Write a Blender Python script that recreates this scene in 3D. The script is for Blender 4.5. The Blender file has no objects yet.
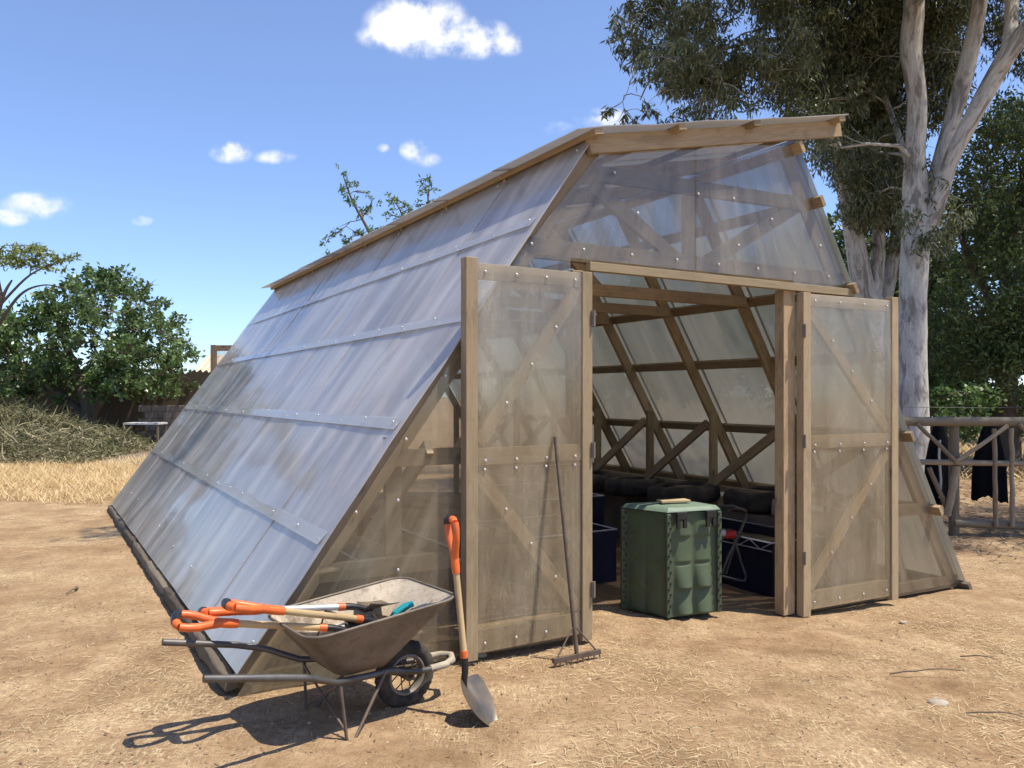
import bpy, bmesh, math, random
import numpy as np
from mathutils import Vector, Matrix, noise as mn
R = math.radians
rng = random.Random(7)
nr = np.random.RandomState(11)
sc = bpy.context.scene
COL = sc.collection

# ------------------------------------------------------------------ helpers
def link(o):
    COL.objects.link(o); return o

def tag(o, label=None, cat=None, group=None, kind=None):
    if label: o['label'] = label
    if cat: o['category'] = cat
    if group: o['group'] = group
    if kind: o['kind'] = kind
    return o

def empty(name, loc, rz=0):
    o = bpy.data.objects.new(name, None); link(o)
    o.location = loc; o.rotation_euler = (0, 0, rz); o.empty_display_size = .2
    return o

class MB:
    """collects boxes, tubes and sheets with uv in metres (u along the grain)"""
    def __init__(s):
        s.v = []; s.f = []; s.uv = []; s.sm = []
    def add(s, vs, fs, uvs, smooth=False):
        b = len(s.v); s.v += [tuple(p) for p in vs]
        for f, u in zip(fs, uvs):
            s.f.append([b + i for i in f]); s.uv.append(u); s.sm.append(smooth)
    def box(s, p, q, w, h, up=(0, 0, 1), ext=0):
        p = Vector(p); q = Vector(q); d = (q - p); L = d.length; d.normalize()
        p = p - d * ext; q = q + d * ext; L += 2 * ext
        up = Vector(up); z = up - d * up.dot(d)
        if z.length < 1e-4:
            z = Vector((1, 0, 0)) - d * d.x
        z.normalize(); y = z.cross(d)
        vs = [p + d * (L * a) + y * (w / 2 * b) + z * (h / 2 * c) for a in (0, 1) for b in (-1, 1) for c in (-1, 1)]
        o = rng.uniform(0, 50); o2 = rng.uniform(0, 50)
        fs = [(0, 1, 3, 2), (4, 6, 7, 5), (0, 4, 5, 1), (2, 3, 7, 6), (0, 2, 6, 4), (1, 5, 7, 3)]
        co = {0: (0, 0, 0), 1: (0, 0, h), 2: (0, w, 0), 3: (0, w, h), 4: (L, 0, 0), 5: (L, 0, h), 6: (L, w, 0), 7: (L, w, h)}
        uvs = []
        for k, f in enumerate(fs):
            if k < 2: uvs.append([(o + co[i][1] * .3, o2 + co[i][2]) for i in f])
            elif k < 4: uvs.append([(o + co[i][0], o2 + co[i][2] + k) for i in f])
            else: uvs.append([(o + co[i][0], o2 + co[i][1] + k) for i in f])
        s.add(vs, fs, uvs)
    def aabb(s, x0, x1, y0, y1, z0, z1):
        s.box((x0, (y0 + y1) / 2, (z0 + z1) / 2), (x1, (y0 + y1) / 2, (z0 + z1) / 2), y1 - y0, z1 - z0)
    def tube(s, path, r, n=10, cap=True, closed=False):
        P = [Vector(p) for p in path]; m = len(P)
        rr = r if isinstance(r, (list, tuple)) else [r] * m
        t0 = None; rings = []; N = None; dist = 0; ds = []
        for i in range(m):
            if closed: t = P[(i + 1) % m] - P[i - 1]
            else: t = P[min(i + 1, m - 1)] - P[max(i - 1, 0)]
            t.normalize()
            if N is None:
                a = Vector((0, 0, 1)) if abs(t.z) < .9 else Vector((1, 0, 0))
                N = (a - t * a.dot(t)).normalized()
            else:
                N = (N - t * N.dot(t)).normalized()
            B = t.cross(N)
            if i: dist += (P[i] - P[i - 1]).length
            ds.append(dist)
            rings.append([P[i] + (N * math.cos(2 * math.pi * k / n) + B * math.sin(2 * math.pi * k / n)) * rr[i] for k in range(n)])
        vs = [p for g in rings for p in g]; fs = []; us = []
        o = rng.uniform(0, 30)
        for i in range(m if closed else m - 1):
            j = (i + 1) % m
            for k in range(n):
                k2 = (k + 1) % n
                fs.append((i * n + k, i * n + k2, j * n + k2, j * n + k))
                w = 2 * math.pi * max(sum(rr) / m, .01) / n
                us.append([(o + ds[i], k * w), (o + ds[i], (k + 1) * w), (o + ds[j], (k + 1) * w), (o + ds[j], k * w)])
        s.add(vs, fs, us, True)
        if cap and not closed:
            for g, rv in ((rings[0], True), (rings[-1], False)):
                f = list(range(n)); f = f[::-1] if rv else f
                s.add(g, [f], [[(o, .01 * k) for k in f]])
    def grid(s, fn, nu, nv, thick=None, uvf=None, smooth=True):
        """fn(a,b)->(point, normal) a,b in 0..1 ; closed slab if thick"""
        def layer(off):
            return [fn(i / nu, j / nv)[0] + fn(i / nu, j / nv)[1] * off for i in range(nu + 1) for j in range(nv + 1)]
        idx = lambda i, j: i * (nv + 1) + j
        uvf = uvf or (lambda a, b: (a, b))
        def faces(flip):
            fs = []; us = []
            for i in range(nu):
                for j in range(nv):
                    f = [(i, j), (i + 1, j), (i + 1, j + 1), (i, j + 1)]
                    if flip: f = f[::-1]
                    fs.append([idx(*c) for c in f]); us.append([uvf(c[0] / nu, c[1] / nv) for c in f])
            return fs, us
        if thick is None:
            fs, us = faces(False); s.add(layer(0), fs, us, smooth); return
        A = layer(thick / 2); Bt = layer(-thick / 2)
        fs, us = faces(False); s.add(A, fs, us, smooth)
        fs, us = faces(True); s.add(Bt, fs, us, smooth)
        rim = [(i, 0) for i in range(nu)] + [(nu, j) for j in range(nv)] + [(i, nv) for i in range(nu, 0, -1)] + [(0, j) for j in range(nv, 0, -1)]
        m = len(rim); vs = [A[idx(*c)] for c in rim] + [Bt[idx(*c)] for c in rim]
        fs = [(k, m + k, m + (k + 1) % m, (k + 1) % m) for k in range(m)]
        s.add(vs, fs, [[uvf(rim[k][0] / nu, rim[k][1] / nv)] * 4 for k in range(m)])
    def build(s, name, mat, parent=None, bevel=0):
        me = bpy.data.meshes.new(name)
        me.from_pydata(s.v, [], s.f)
        uv = me.uv_layers.new(name='UVMap')
        flat = [c for u in s.uv for p in u for c in p]
        uv.data.foreach_set('uv', flat)
        me.polygons.foreach_set('use_smooth', s.sm)
        me.materials.append(mat)
        me.update()
        o = bpy.data.objects.new(name, me); link(o)
        if parent: o.parent = parent
        if bevel:
            b = o.modifiers.new('bevel', 'BEVEL'); b.width = bevel; b.segments = 2; b.limit_method = 'ANGLE'; b.angle_limit = R(50)
        return o

def copy_of(o, parent, loc, rot=None):
    c = o.copy(); COL.objects.link(c); c.parent = parent; c.location = loc
    if rot: c.rotation_euler = rot
    return c

def lerp(a, b, t): return a + (b - a) * t

# ------------------------------------------------------------------ materials
class NT:
    def __init__(s, name):
        s.m = bpy.data.materials.new(name); s.m.use_nodes = True
        s.t = s.m.node_tree; s.t.nodes.clear()
        s.out = s.n('ShaderNodeOutputMaterial')
    def n(s, t, **k):
        nd = s.t.nodes.new(t)
        for a, v in k.items():
            if hasattr(nd, a) and a not in ('inputs',): setattr(nd, a, v)
        return nd
    def l(s, a, b): s.t.links.new(a, b)
    def val(s, nd, **k):
        for a, v in k.items(): nd.inputs[a.replace('_', ' ')].default_value = v
        return nd
    def coord(s, kind='UV', scale=(1, 1, 1)):
        c = s.n('ShaderNodeTexCoord'); mp = s.n('ShaderNodeMapping'); mp.inputs['Scale'].default_value = scale
        s.l(c.outputs[kind], mp.inputs['Vector']); return mp.outputs[0]
    def noise(s, vec, scale=5, detail=4, rough=.55, dist=0):
        nd = s.n('ShaderNodeTexNoise'); nd.inputs['Scale'].default_value = scale; nd.inputs['Detail'].default_value = detail
        nd.inputs['Roughness'].default_value = rough; nd.inputs['Distortion'].default_value = dist
        if vec: s.l(vec, nd.inputs['Vector'])
        return nd.outputs[0]
    def ramp(s, fac, stops, interp='LINEAR'):
        nd = s.n('ShaderNodeValToRGB'); nd.color_ramp.interpolation = interp
        e = nd.color_ramp.elements
        while len(e) < len(stops): e.new(.5)
        for k, (p, c) in enumerate(stops):
            e[k].position = p; e[k].color = (c[0], c[1], c[2], 1) if isinstance(c, (tuple, list)) else (c, c, c, 1)
        s.l(fac, nd.inputs[0]); return nd.outputs[0]
    def mix(s, fac, a, b, mode='MIX'):
        nd = s.n('ShaderNodeMix'); nd.data_type = 'RGBA'; nd.blend_type = mode
        for inp, v in ((nd.inputs[0], fac), (nd.inputs[6], a), (nd.inputs[7], b)):
            if hasattr(v, 'links') or hasattr(v, 'is_linked'): s.l(v, inp)
            elif isinstance(v, (tuple, list)): inp.default_value = (v[0], v[1], v[2], 1)
            else: inp.default_value = v
        return nd.outputs[2]
    def math(s, op, a, b=None, c=None, clamp=False):
        nd = s.n('ShaderNodeMath'); nd.operation = op; nd.use_clamp = clamp
        for i, v in enumerate((a, b, c)):
            if v is None: continue
            if hasattr(v, 'is_linked'): s.l(v, nd.inputs[i])
            else: nd.inputs[i].default_value = v
        return nd.outputs[0]
    def bsdf(s, color, rough=.6, metal=0, spec=.3, bump=None, bs=.3, bd=.01):
        b = s.n('ShaderNodeBsdfPrincipled')
        if hasattr(color, 'is_linked'): s.l(color, b.inputs['Base Color'])
        else: b.inputs['Base Color'].default_value = (*color, 1)
        if hasattr(rough, 'is_linked'): s.l(rough, b.inputs['Roughness'])
        else: b.inputs['Roughness'].default_value = rough
        if hasattr(metal, 'is_linked'): s.l(metal, b.inputs['Metallic'])
        else: b.inputs['Metallic'].default_value = metal
        b.inputs['Specular IOR Level'].default_value = spec
        if bump is not None:
            bp = s.n('ShaderNodeBump'); bp.inputs['Strength'].default_value = bs; bp.inputs['Distance'].default_value = bd
            s.l(bump, bp.inputs['Height']); s.l(bp.outputs[0], b.inputs['Normal'])
        return b
    def done(s, sh):
        s.l(sh.outputs[0] if hasattr(sh, 'outputs') else sh, s.out.inputs['Surface']); return s.m

def wood_mat(name, pale, dark, grain=1.0, grey=0.0):
    t = NT(name)
    v = t.coord('UV', (1.2, 22, 1)); v2 = t.coord('UV', (1, 1, 1)); v3 = t.coord('UV', (3, 60, 1))
    g = t.noise(v, 3, 7, .72, 1.1)
    fine = t.noise(v3, 3, 3, .6)
    blot = t.noise(v2, 1.7, 3)
    c = t.ramp(g, [(.3, dark), (.62, pale)])
    c = t.mix(t.math('MULTIPLY', t.math('GREATER_THAN', fine, .6), .25), c, tuple(x * .55 for x in dark))
    c = t.mix(t.ramp(blot, [(.35, 0), (.75, .6)]), c, tuple(lerp(x, .26, .25 + grey) * .8 for x in pale))
    # knots
    kv = t.coord('UV', (2.2, 7, 1))
    vo = t.n('ShaderNodeTexVoronoi'); vo.inputs['Scale'].default_value = 1.0; vo.inputs['Randomness'].default_value = 1; t.l(kv, vo.inputs['Vector'])
    kn = t.ramp(vo.outputs['Distance'], [(.06, .85), (.13, 0)])
    c = t.mix(kn, c, tuple(x * .3 for x in dark))
    sv = t.noise(t.coord('UV', (.9, 2.5, 1)), 4, 5, .7, .8)
    c = t.mix(t.ramp(sv, [(.5, 0), (.68, .6)]), c, tuple(x * .6 for x in dark))
    c = t.mix(t.ramp(sv, [(.25, .45), (.42, 0)]), c, tuple(min(.75, x * 1.35) for x in pale))
    oi = t.n('ShaderNodeObjectInfo')
    sh = t.math('MULTIPLY_ADD', oi.outputs['Random'], .5, .68)
    c = t.mix(t.math('MULTIPLY', t.math('FRACT', t.math('MULTIPLY', oi.outputs['Random'], 7.3)), .5), c, (.27, .225, .155))
    cc = t.n('ShaderNodeVectorMath'); cc.operation = 'SCALE'; t.l(c, cc.inputs[0]); t.l(sh, cc.inputs['Scale'])
    return t.done(t.bsdf(cc.outputs[0], .75, 0, .25, g, .35, .004))

def poly_mat(name, cover, spread, tint, flutedir='u', scratch=0.0, gloss=.28, sky_streaks=True, trans=.5, blur=.35):
    """dusty twin wall polycarbonate: part clear, part milky, faint gloss, painted streaky reflections; flutes run along u"""
    t = NT(name)
    st = t.noise(t.coord('UV', (.32, 2.0, 1)), 2.0, 4, .62, .35)  # wide streaking stands for smeared sky reflections, mixed into cover and colour
    st2 = t.noise(t.coord('UV', (.5, 26, 1)), 2.5, 3, .6)
    fl = t.noise(t.coord('UV', (.7, 95, 1)), 2.0, 2, .5)
    bl = t.noise(t.coord('UV', (1, 1, 1)), 1.1, 4, .6)
    f = t.math('ADD', t.math('MULTIPLY', t.math('SUBTRACT', st, .5), 1.5 if sky_streaks else .5), t.math('MULTIPLY', t.math('SUBTRACT', st2, .5), .45))
    f = t.math('ADD', f, t.math('MULTIPLY', t.math('SUBTRACT', fl, .5), .28))
    f = t.math('ADD', f, t.math('MULTIPLY', t.math('SUBTRACT', bl, .5), .7))
    if scratch:
        sc1 = t.noise(t.coord('UV', (1.6, 2.6, 1)), 2.0, 6, .72, 1.2)
        ln = t.ramp(sc1, [(.47, 0), (.5, 1), (.53, 0)])
        f = t.math('ADD', f, t.math('MULTIPLY', ln, scratch))
    fac = t.math('MULTIPLY_ADD', f, spread, cover, clamp=True)
    col = t.mix(t.ramp(st, [(.38, 0), (.66, 1)]), tint[0], tint[1])
    wv = t.math('ADD', t.noise(t.coord('UV', (.8, 1.2, 1)), 1.6, 3, .6), t.math('MULTIPLY', fl, .04))
    b = t.bsdf(col, gloss, 0, .5, wv, .35, .03)
    tr = t.n('ShaderNodeBsdfTranslucent'); t.l(col, tr.inputs[0])
    m1 = t.n('ShaderNodeMixShader'); m1.inputs[0].default_value = trans; t.l(b.outputs[0], m1.inputs[1]); t.l(tr.outputs[0], m1.inputs[2])
    tp = t.n('ShaderNodeBsdfTransparent'); tp.inputs[0].default_value = (.93, .93, .92, 1)
    rf = t.n('ShaderNodeBsdfRefraction'); rf.inputs['IOR'].default_value = 1.08; rf.inputs['Roughness'].default_value = .42; rf.inputs[0].default_value = (.95, .95, .94, 1)
    mb_ = t.n('ShaderNodeMixShader'); mb_.inputs[0].default_value = blur; t.l(tp.outputs[0], mb_.inputs[1]); t.l(rf.outputs[0], mb_.inputs[2]); tp = mb_
    gl = t.n('ShaderNodeBsdfGlossy'); gl.inputs['Roughness'].default_value = gloss * .6
    lw = t.n('ShaderNodeLayerWeight'); lw.inputs['Blend'].default_value = .5
    frv = t.math('MULTIPLY_ADD', t.math('POWER', lw.outputs['Facing'], 5), .9, .05)
    m2 = t.n('ShaderNodeMixShader'); t.l(frv, m2.inputs[0]); t.l(tp.outputs[0], m2.inputs[1]); t.l(gl.outputs[0], m2.inputs[2])
    m3 = t.n('ShaderNodeMixShader'); t.l(fac, m3.inputs[0]); t.l(m2.outputs[0], m3.inputs[1]); t.l(m1.outputs[0], m3.inputs[2])
    return t.done(m3)

def plain(name, col, rough=.5, metal=0, spec=.4, var=.25, scale=6, col2=None, bump=.0, kind='Object'):
    t = NT(name)
    n = t.noise(t.coord(kind), scale, 5, .65)
    c2 = col2 or tuple(x * (1 - var) for x in col)
    c = t.ramp(n, [(.35, c2), (.65, col)])
    rr = t.math('MULTIPLY_ADD', n, .2, rough - .1)
    return t.done(t.bsdf(c, rr, metal, spec, n if bump else None, bump, .01))

def leaf_mat(name, c1, c2, c3, trans=.3, rough=.45, spec=.4, yellow=None):
    t = NT(name)
    geo = t.n('ShaderNodeNewGeometry')
    c = t.ramp(geo.outputs['Random Per Island'], [(0, c1), (.55, c2), (1, c3)])
    n = t.noise(t.coord('Object'), .8, 3)
    c = t.mix(t.ramp(n, [(.4, 0), (.7, .5)]), c, yellow or c3)
    b = t.bsdf(c, rough, 0, spec)
    tr = t.n('ShaderNodeBsdfTranslucent'); t.l(c, tr.inputs[0])
    m = t.n('ShaderNodeMixShader'); m.inputs[0].default_value = trans
    t.l(b.outputs[0], m.inputs[1]); t.l(tr.outputs[0], m.inputs[2])
    return t.done(m)

M = {}
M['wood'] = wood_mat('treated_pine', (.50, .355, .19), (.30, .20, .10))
M['wood_brown'] = wood_mat('aged_shaded_pine', (.27, .19, .10), (.15, .10, .05))  # aged brown, darkened further for the shade behind the gable sheets
M['wood_pale'] = wood_mat('pale_pine', (.60, .44, .24), (.40, .28, .145))
M['wood_old'] = wood_mat('old_timber', (.13, .095, .06), (.06, .042, .028))
M['wood_grey'] = wood_mat('weathered_log', (.34, .26, .17), (.19, .14, .09), grey=.1)
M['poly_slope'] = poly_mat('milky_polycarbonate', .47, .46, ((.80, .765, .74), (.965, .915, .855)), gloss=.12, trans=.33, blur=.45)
M['strip'] = poly_mat('show_through_poly', .28, .15, ((.90, .88, .84), (.95, .93, .88)), gloss=.15, trans=.3, blur=.2, sky_streaks=False)
M['poly_right'] = poly_mat('milky_polycarbonate_dimmed', .50, .6, ((.27, .285, .26), (.42, .41, .36)), gloss=.3, trans=.5, blur=.5)  # colour darkened to dim the sunlit side seen from inside
M['poly_roof'] = poly_mat('roof_polycarbonate', .5, .3, ((.50, .46, .40), (.66, .60, .52)), gloss=.35, trans=.35, blur=.5)
M['poly_gable'] = poly_mat('gable_polycarbonate', .17, .6, ((.56, .46, .31), (.80, .70, .52)), gloss=.15, sky_streaks=False, trans=.45, blur=.0)
M['poly_door'] = poly_mat('scratched_polycarbonate', .19, .42, ((.65, .53, .34), (.86, .745, .535)), scratch=.22, gloss=.2, sky_streaks=False, trans=.35, blur=.0)
M['bolt'] = plain('galvanised', (.75, .74, .70), .35, .6)
M['steel'] = plain('grey_steel', (.16, .15, .14), .5, .7, var=.4)
M['orange'] = plain('orange_plastic', (.80, .15, .025), .4, 0, .45, .35, 14, col2=(.52, .12, .04))
M['black'] = plain('black_plastic', (.015, .015, .016), .4, 0, .5, .3, 20)
M['shaft'] = wood_mat('varnished_ash', (.72, .50, .23), (.58, .36, .14))
M['teal'] = plain('teal_plastic', (.03, .38, .42), .35)
M['rubber'] = plain('dusty_rubber', (.085, .07, .055), .8, 0, .3, .5, 9, col2=(.018, .017, .016), bump=.2)
M['liner'] = plain('dark_liner', (.012, .013, .035), .55, 0, .3, .4, 4, col2=(.008, .008, .016))
M['red'] = plain('red_strap', (.6, .03, .02), .5)
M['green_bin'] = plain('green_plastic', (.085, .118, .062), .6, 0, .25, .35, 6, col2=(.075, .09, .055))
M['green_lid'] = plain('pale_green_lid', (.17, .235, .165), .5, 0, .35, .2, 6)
M['cloth'] = plain('black_cloth', (.008, .008, .01), .9, 0, .1, .4, 5)
M['white'] = plain('dusty_white', (.62, .60, .56), .6)
M['block'] = plain('dusty_block', (.25, .195, .15), .9, 0, .1, .4, 3, bump=.3)
M['stone'] = plain('pale_stone', (.45, .38, .29), .9, 0, .2, .3, 9, bump=.4)
M['blade'] = plain('earthy_blade', (.11, .105, .10), .4, .6, scale=9, col2=(.24, .18, .12))
M['dusty_metal'] = plain('dusty_metal', (.26, .22, .18), .6, .4)
M['rust'] = plain('rusty_steel', (.19, .14, .105), .7, .3, .3, .4, 9)

def tray_mat():
    t = NT('barrow_tray')
    v = t.coord('Object')
    n = t.noise(v, 5, 6, .7); n2 = t.noise(v, 45, 4, .7); n3 = t.noise(v, 1.8, 3)
    c = t.ramp(n, [(.3, (.10, .082, .062)), (.55, (.19, .155, .118))])  # the outer side's shade is put into this darker base colour
    c = t.mix(t.ramp(n2, [(.55, 0), (.7, .6)]), c, (.07, .05, .035))
    return t.done(t.bsdf(c, .6, .25, .3, n2, .2, .003))
M['tray'] = tray_mat()
def tray_in_mat():
    t = NT('cement_crusted_tray')
    v = t.coord('Object')
    n = t.noise(v, 6, 6, .75); n2 = t.noise(v, 60, 4, .7); n3 = t.noise(v, 3.2, 5, .7)
    c = t.ramp(n, [(.3, (.36, .29, .21)), (.6, (.54, .455, .345))])
    c = t.mix(t.ramp(n2, [(.52, 0), (.68, .5)]), c, (.24, .17, .12))
    c = t.mix(t.ramp(n3, [(.50, 0), (.60, .8)]), c, (.13, .095, .07))
    return t.done(t.bsdf(c, .85, 0, .2, n2, .4, .004))
M['tray_in'] = tray_in_mat()

def bark_mat(name, a, b, c_):
    t = NT(name)
    v = t.coord('UV', (.8, 5, 1)); v2 = t.coord('UV', (.6, 2.2, 1))
    n = t.noise(v, 3.5, 7, .72, .8); n2 = t.noise(v2, 2.2, 6, .7, .6)
    c = t.ramp(n, [(.3, a), (.65, b)])
    c = t.mix(t.ramp(n2, [(.5, 0), (.6, .85)]), c, c_)
    return t.done(t.bsdf(c, .8, 0, .2, n, .4, .03))
M['bark_pale'] = bark_mat('eucalyptus_bark', (.38, .345, .295), (.64, .61, .55), (.20, .17, .14))
M['bark_dark'] = bark_mat('rough_bark', (.09, .07, .05), (.17, .135, .10), (.12, .09, .07))
M['leaf_euc'] = leaf_mat('eucalyptus_leaf', (.05, .065, .028), (.115, .135, .06), (.32, .34, .19), .35, .38, .45, (.17, .18, .075))
M['leaf_pine'] = leaf_mat('dense_leaf', (.035, .06, .018), (.075, .115, .034), (.17, .22, .075), .3)
M['leaf_fig'] = leaf_mat('fig_leaf', (.045, .085, .022), (.09, .155, .04), (.20, .29, .10), .35, .35, .55)
M['leaf_light'] = leaf_mat('light_leaf', (.16, .21, .06), (.26, .32, .10), (.38, .44, .17), .45)
M['leaf_shrub'] = leaf_mat('shrub_leaf', (.06, .12, .03), (.11, .19, .05), (.2, .3, .1), .4)
M['straw'] = leaf_mat('straw', (.50, .37, .20), (.68, .53, .31), (.82, .69, .44), .25, .6, .3, (.72, .58, .36))
M['straw_gold'] = leaf_mat('golden_grass', (.42, .29, .13), (.66, .49, .26), (.84, .70, .43), .3, .6, .2, (.74, .57, .31))
M['brush'] = leaf_mat('dry_brush', (.10, .105, .045), (.22, .20, .11), (.50, .43, .28), .15, .8, .1, (.14, .14, .06))
M['debris'] = leaf_mat('leaf_litter', (.10, .07, .045), (.24, .17, .11), (.45, .35, .24), .1, .8, .1, (.2, .15, .1))

def ground_mat():
    t = NT('dirt')
    v = t.coord('Object')
    big = t.noise(v, .35, 4, .6); mid = t.noise(v, 2.2, 5, .65, .4); fin = t.noise(v, 26, 6, .75); f2 = t.noise(v, 110, 3, .7)
    c = t.ramp(mid, [(.3, (.185, .112, .058)), (.5, (.31, .196, .107)), (.7, (.47, .325, .192))])
    c = t.mix(t.ramp(big, [(.4, 0), (.65, .5)]), c, (.38, .26, .15))
    c = t.mix(t.ramp(fin, [(.35, .55), (.55, 0)]), c, (.17, .10, .055))
    c = t.mix(t.ramp(f2, [(.55, 0), (.75, .55)]), c, (.52, .40, .25))
    # straw-coloured chaff : stretched specks in two directions
    for sc_, th in (((38, 7, 1), 0), ((8, 42, 1), 1)):
        vv = t.coord('Object', sc_)
        k = t.noise(vv, 2.2, 3, .6, 1.2)
        patch = t.ramp(t.noise(v, .9, 4, .65), [(.44, .0), (.66, .9)])
        kk = t.math('MULTIPLY', t.ramp(k, [(.54, 0), (.62, .85)]), patch)
        c = t.mix(kk, c, (.66, .53, .32))
    # far dry ground : golden, leaf litter
    vo = t.n('ShaderNodeTexVoronoi'); vo.inputs['Scale'].default_value = 60; t.l(v, vo.inputs['Vector'])
    peb = t.ramp(vo.outputs['Distance'], [(.1, 1), (.4, 0)])
    h = t.math('ADD', t.math('MULTIPLY', fin, 1.0), t.math('MULTIPLY', f2, .35))
    h = t.math('ADD', h, t.math('MULTIPLY', mid, 2.5)); h = t.math('ADD', h, t.math('MULTIPLY', peb, .12))
    return t.done(t.bsdf(c, .95, 0, .1, h, .7, .022))
M['ground'] = ground_mat()

# ------------------------------------------------------------------ camera (level, 1.606 m up)
CAMH = 1.606
cd = bpy.data.cameras.new('camera'); cam = bpy.data.objects.new('camera', cd); link(cam)
cam.location = (0, 0, CAMH); cam.rotation_euler = (R(90), 0, 0)
cd.sensor_width = 36; cd.lens = 36 * 800 / 1024; cd.shift_y = 11 / 1024; cd.clip_start = .05; cd.clip_end = 3000
sc.camera = cam

def at(px, py, Y):          # a point of the place measured at distance Y
    return Vector(((px - 512) / 800 * Y, Y, CAMH - (py - 395) / 800 * Y))

GO = (.466, 5.258); GA = R(29.9); CA, SA = math.cos(GA), math.sin(GA)
def g2w(t, s): return GO[0] + t * CA - s * SA, GO[1] + t * SA + s * CA
def w2g(x, y):
    dx, dy = x - GO[0], y - GO[1]; return dx * CA + dy * SA, -dx * SA + dy * CA
def gz(x, y):
    t, s = w2g(x, y)
    z = -.18 * (1 - math.exp(-max(0, t - .1) / 2.6)) * 1.25
    z = max(z, -.2)
    z += .03 * math.exp(-((t + 2.3) ** 2) / 1.2) * (1 if s < 2 else math.exp(-(s - 2) ** 2 / 20))
    z -= .006 * min(max(0, s), 10) * (1 if t < 0 else math.exp(-t))
    return z

# ------------------------------------------------------------------ ground
def build_ground():
    xs = np.unique(np.concatenate([np.linspace(-400, -20, 20), np.linspace(-20, -6, 40), np.linspace(-6, 8, 240), np.linspace(8, 22, 50), np.linspace(22, 400, 20)]))
    ys = np.unique(np.concatenate([np.linspace(-60, 1.5, 20), np.linspace(1.5, 9, 190), np.linspace(9, 16, 90), np.linspace(16, 40, 50), np.linspace(40, 700, 20)]))
    nx, ny = len(xs), len(ys)
    vs = []
    for y in ys:
        for x in xs:
            z = gz(x, y)
            if -8 < x < 12 and 1 < y < 18:
                z += .014 * mn.noise((x * 1.3, y * 1.3, 0)) + .007 * mn.noise((x * 5, y * 5, 3)) + .0075 * mn.noise((x * 12, y * 12, 7))
            vs.append((x, y, z))
    fs = [(j * nx + i, j * nx + i + 1, (j + 1) * nx + i + 1, (j + 1) * nx + i) for j in range(ny - 1) for i in range(nx - 1)]
    me = bpy.data.meshes.new('ground'); me.from_pydata(vs, [], fs)
    me.polygons.foreach_set('use_smooth', [True] * len(fs)); me.materials.append(M['ground'])
    o = bpy.data.objects.new('ground', me); link(o); tag(o, kind='structure')
build_ground()

# ------------------------------------------------------------------ scattered blades / leaves as one mesh
def quads_mesh(name, P, D, W, mat, parent=None, bend=None):
    """P centre-bottom (n,3), D along vector (n,3), W half width vector (n,3): a bent 2-quad blade (or a leaf diamond)"""
    n = len(P)
    if bend is None:
        V = np.stack([P, P + D * .45 + W, P + D, P + D * .45 - W], 1).reshape(-1, 3)
        idx = np.arange(n * 4).reshape(n, 4); loops = idx.reshape(-1); starts = np.arange(n) * 4; tot = np.full(n, 4)
    else:
        V = np.stack([P - W, P + W, P + D * .5 + W + bend, P + D * .5 - W + bend, P + D + W * .3, P + D - W * .3], 1).reshape(-1, 3)
        b = np.arange(n)[:, None] * 6
        loops = (b + np.array([0, 1, 2, 3, 3, 2, 4, 5])[None]).reshape(-1); starts = np.arange(n * 2) * 4; tot = np.full(n * 2, 4)
    me = bpy.data.meshes.new(name)
    me.vertices.add(len(V)); me.vertices.foreach_set('co', V.astype(np.float32).reshape(-1))
    me.loops.add(len(loops)); me.loops.foreach_set('vertex_index', loops.astype(np.int32))
    me.polygons.add(len(starts)); me.polygons.foreach_set('loop_start', starts.astype(np.int32)); me.polygons.foreach_set('loop_total', tot.astype(np.int32))
    me.update(calc_edges=True); me.materials.append(mat)
    o = bpy.data.objects.new(name, me); link(o)
    if parent: o.parent = parent
    return o

def unit(a): return a / np.maximum(np.linalg.norm(a, axis=1, keepdims=True), 1e-6)

def ground_blades(name, n, region, size, width, mat, lift=.006, upr=.0, keep=None, seedn=1.0, thr=-1):
    P = []
    while len(P) < n:
        x = rng.uniform(region[0], region[1]); y = rng.uniform(region[2], region[3])
        if rng.random() > (3.2 / max(y, 3.2)) ** .8 and region[3] < 12: continue
        if keep and not keep(x, y): continue
        if thr > -1 and mn.noise((x * seedn, y * seedn, 5.5)) + rng.gauss(0, .22) < thr: continue
        P.append((x, y, gz(x, y) + .014 * mn.noise((x * 1.3, y * 1.3, 0)) + .007 * mn.noise((x * 5, y * 5, 3)) + lift * rng.uniform(.3, 1.3)))
    P = np.array(P); a = nr.uniform(0, 2 * math.pi, n); L = nr.uniform(size[0], size[1], n) ** 1.0
    up = nr.uniform(-.1, .18, n) + upr * nr.uniform(.3, 1, n)
    D = np.stack([np.cos(a) * L, np.sin(a) * L, up * L + upr * L], 1)
    W = np.stack([-np.sin(a), np.cos(a), nr.normal(0, .3, n)], 1) * (width * nr.uniform(.5, 1.2, n))[:, None]
    bend = nr.normal(0, .07, (n, 3)) * L[:, None]; bend[:, 2] = np.abs(bend[:, 2]) * .5
    return quads_mesh(name, P, D, W, mat, bend=bend)

def outside_house(x, y):
    t, s = w2g(x, y); return not (-2.3 < t < 4.4 and -.02 < s < 9)
def dirt_yard(x, y):
    return outside_house(x, y) and y < 12.4 + .1 * x
tag(ground_blades('straw', 62000, (-6, 9.5, 1.9, 9.5), (.02, .09), .0012, M['straw'], keep=lambda x, y: dirt_yard(x, y) and rng.random() < (.25 if x < -.5 else 1) + (.6 if y < 3.4 else 0), seedn=.8, thr=.08),
    'thin pale straw and chaff scattered over the trodden dirt yard', 'straw', kind='stuff')
tag(ground_blades('leaf_litter', 9000, (-6, 11, 1.9, 11.5), (.008, .03), .0035, M['debris'], keep=outside_house),
    'small brown leaf and twig litter lying on the dirt', 'litter', kind='stuff')
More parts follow.
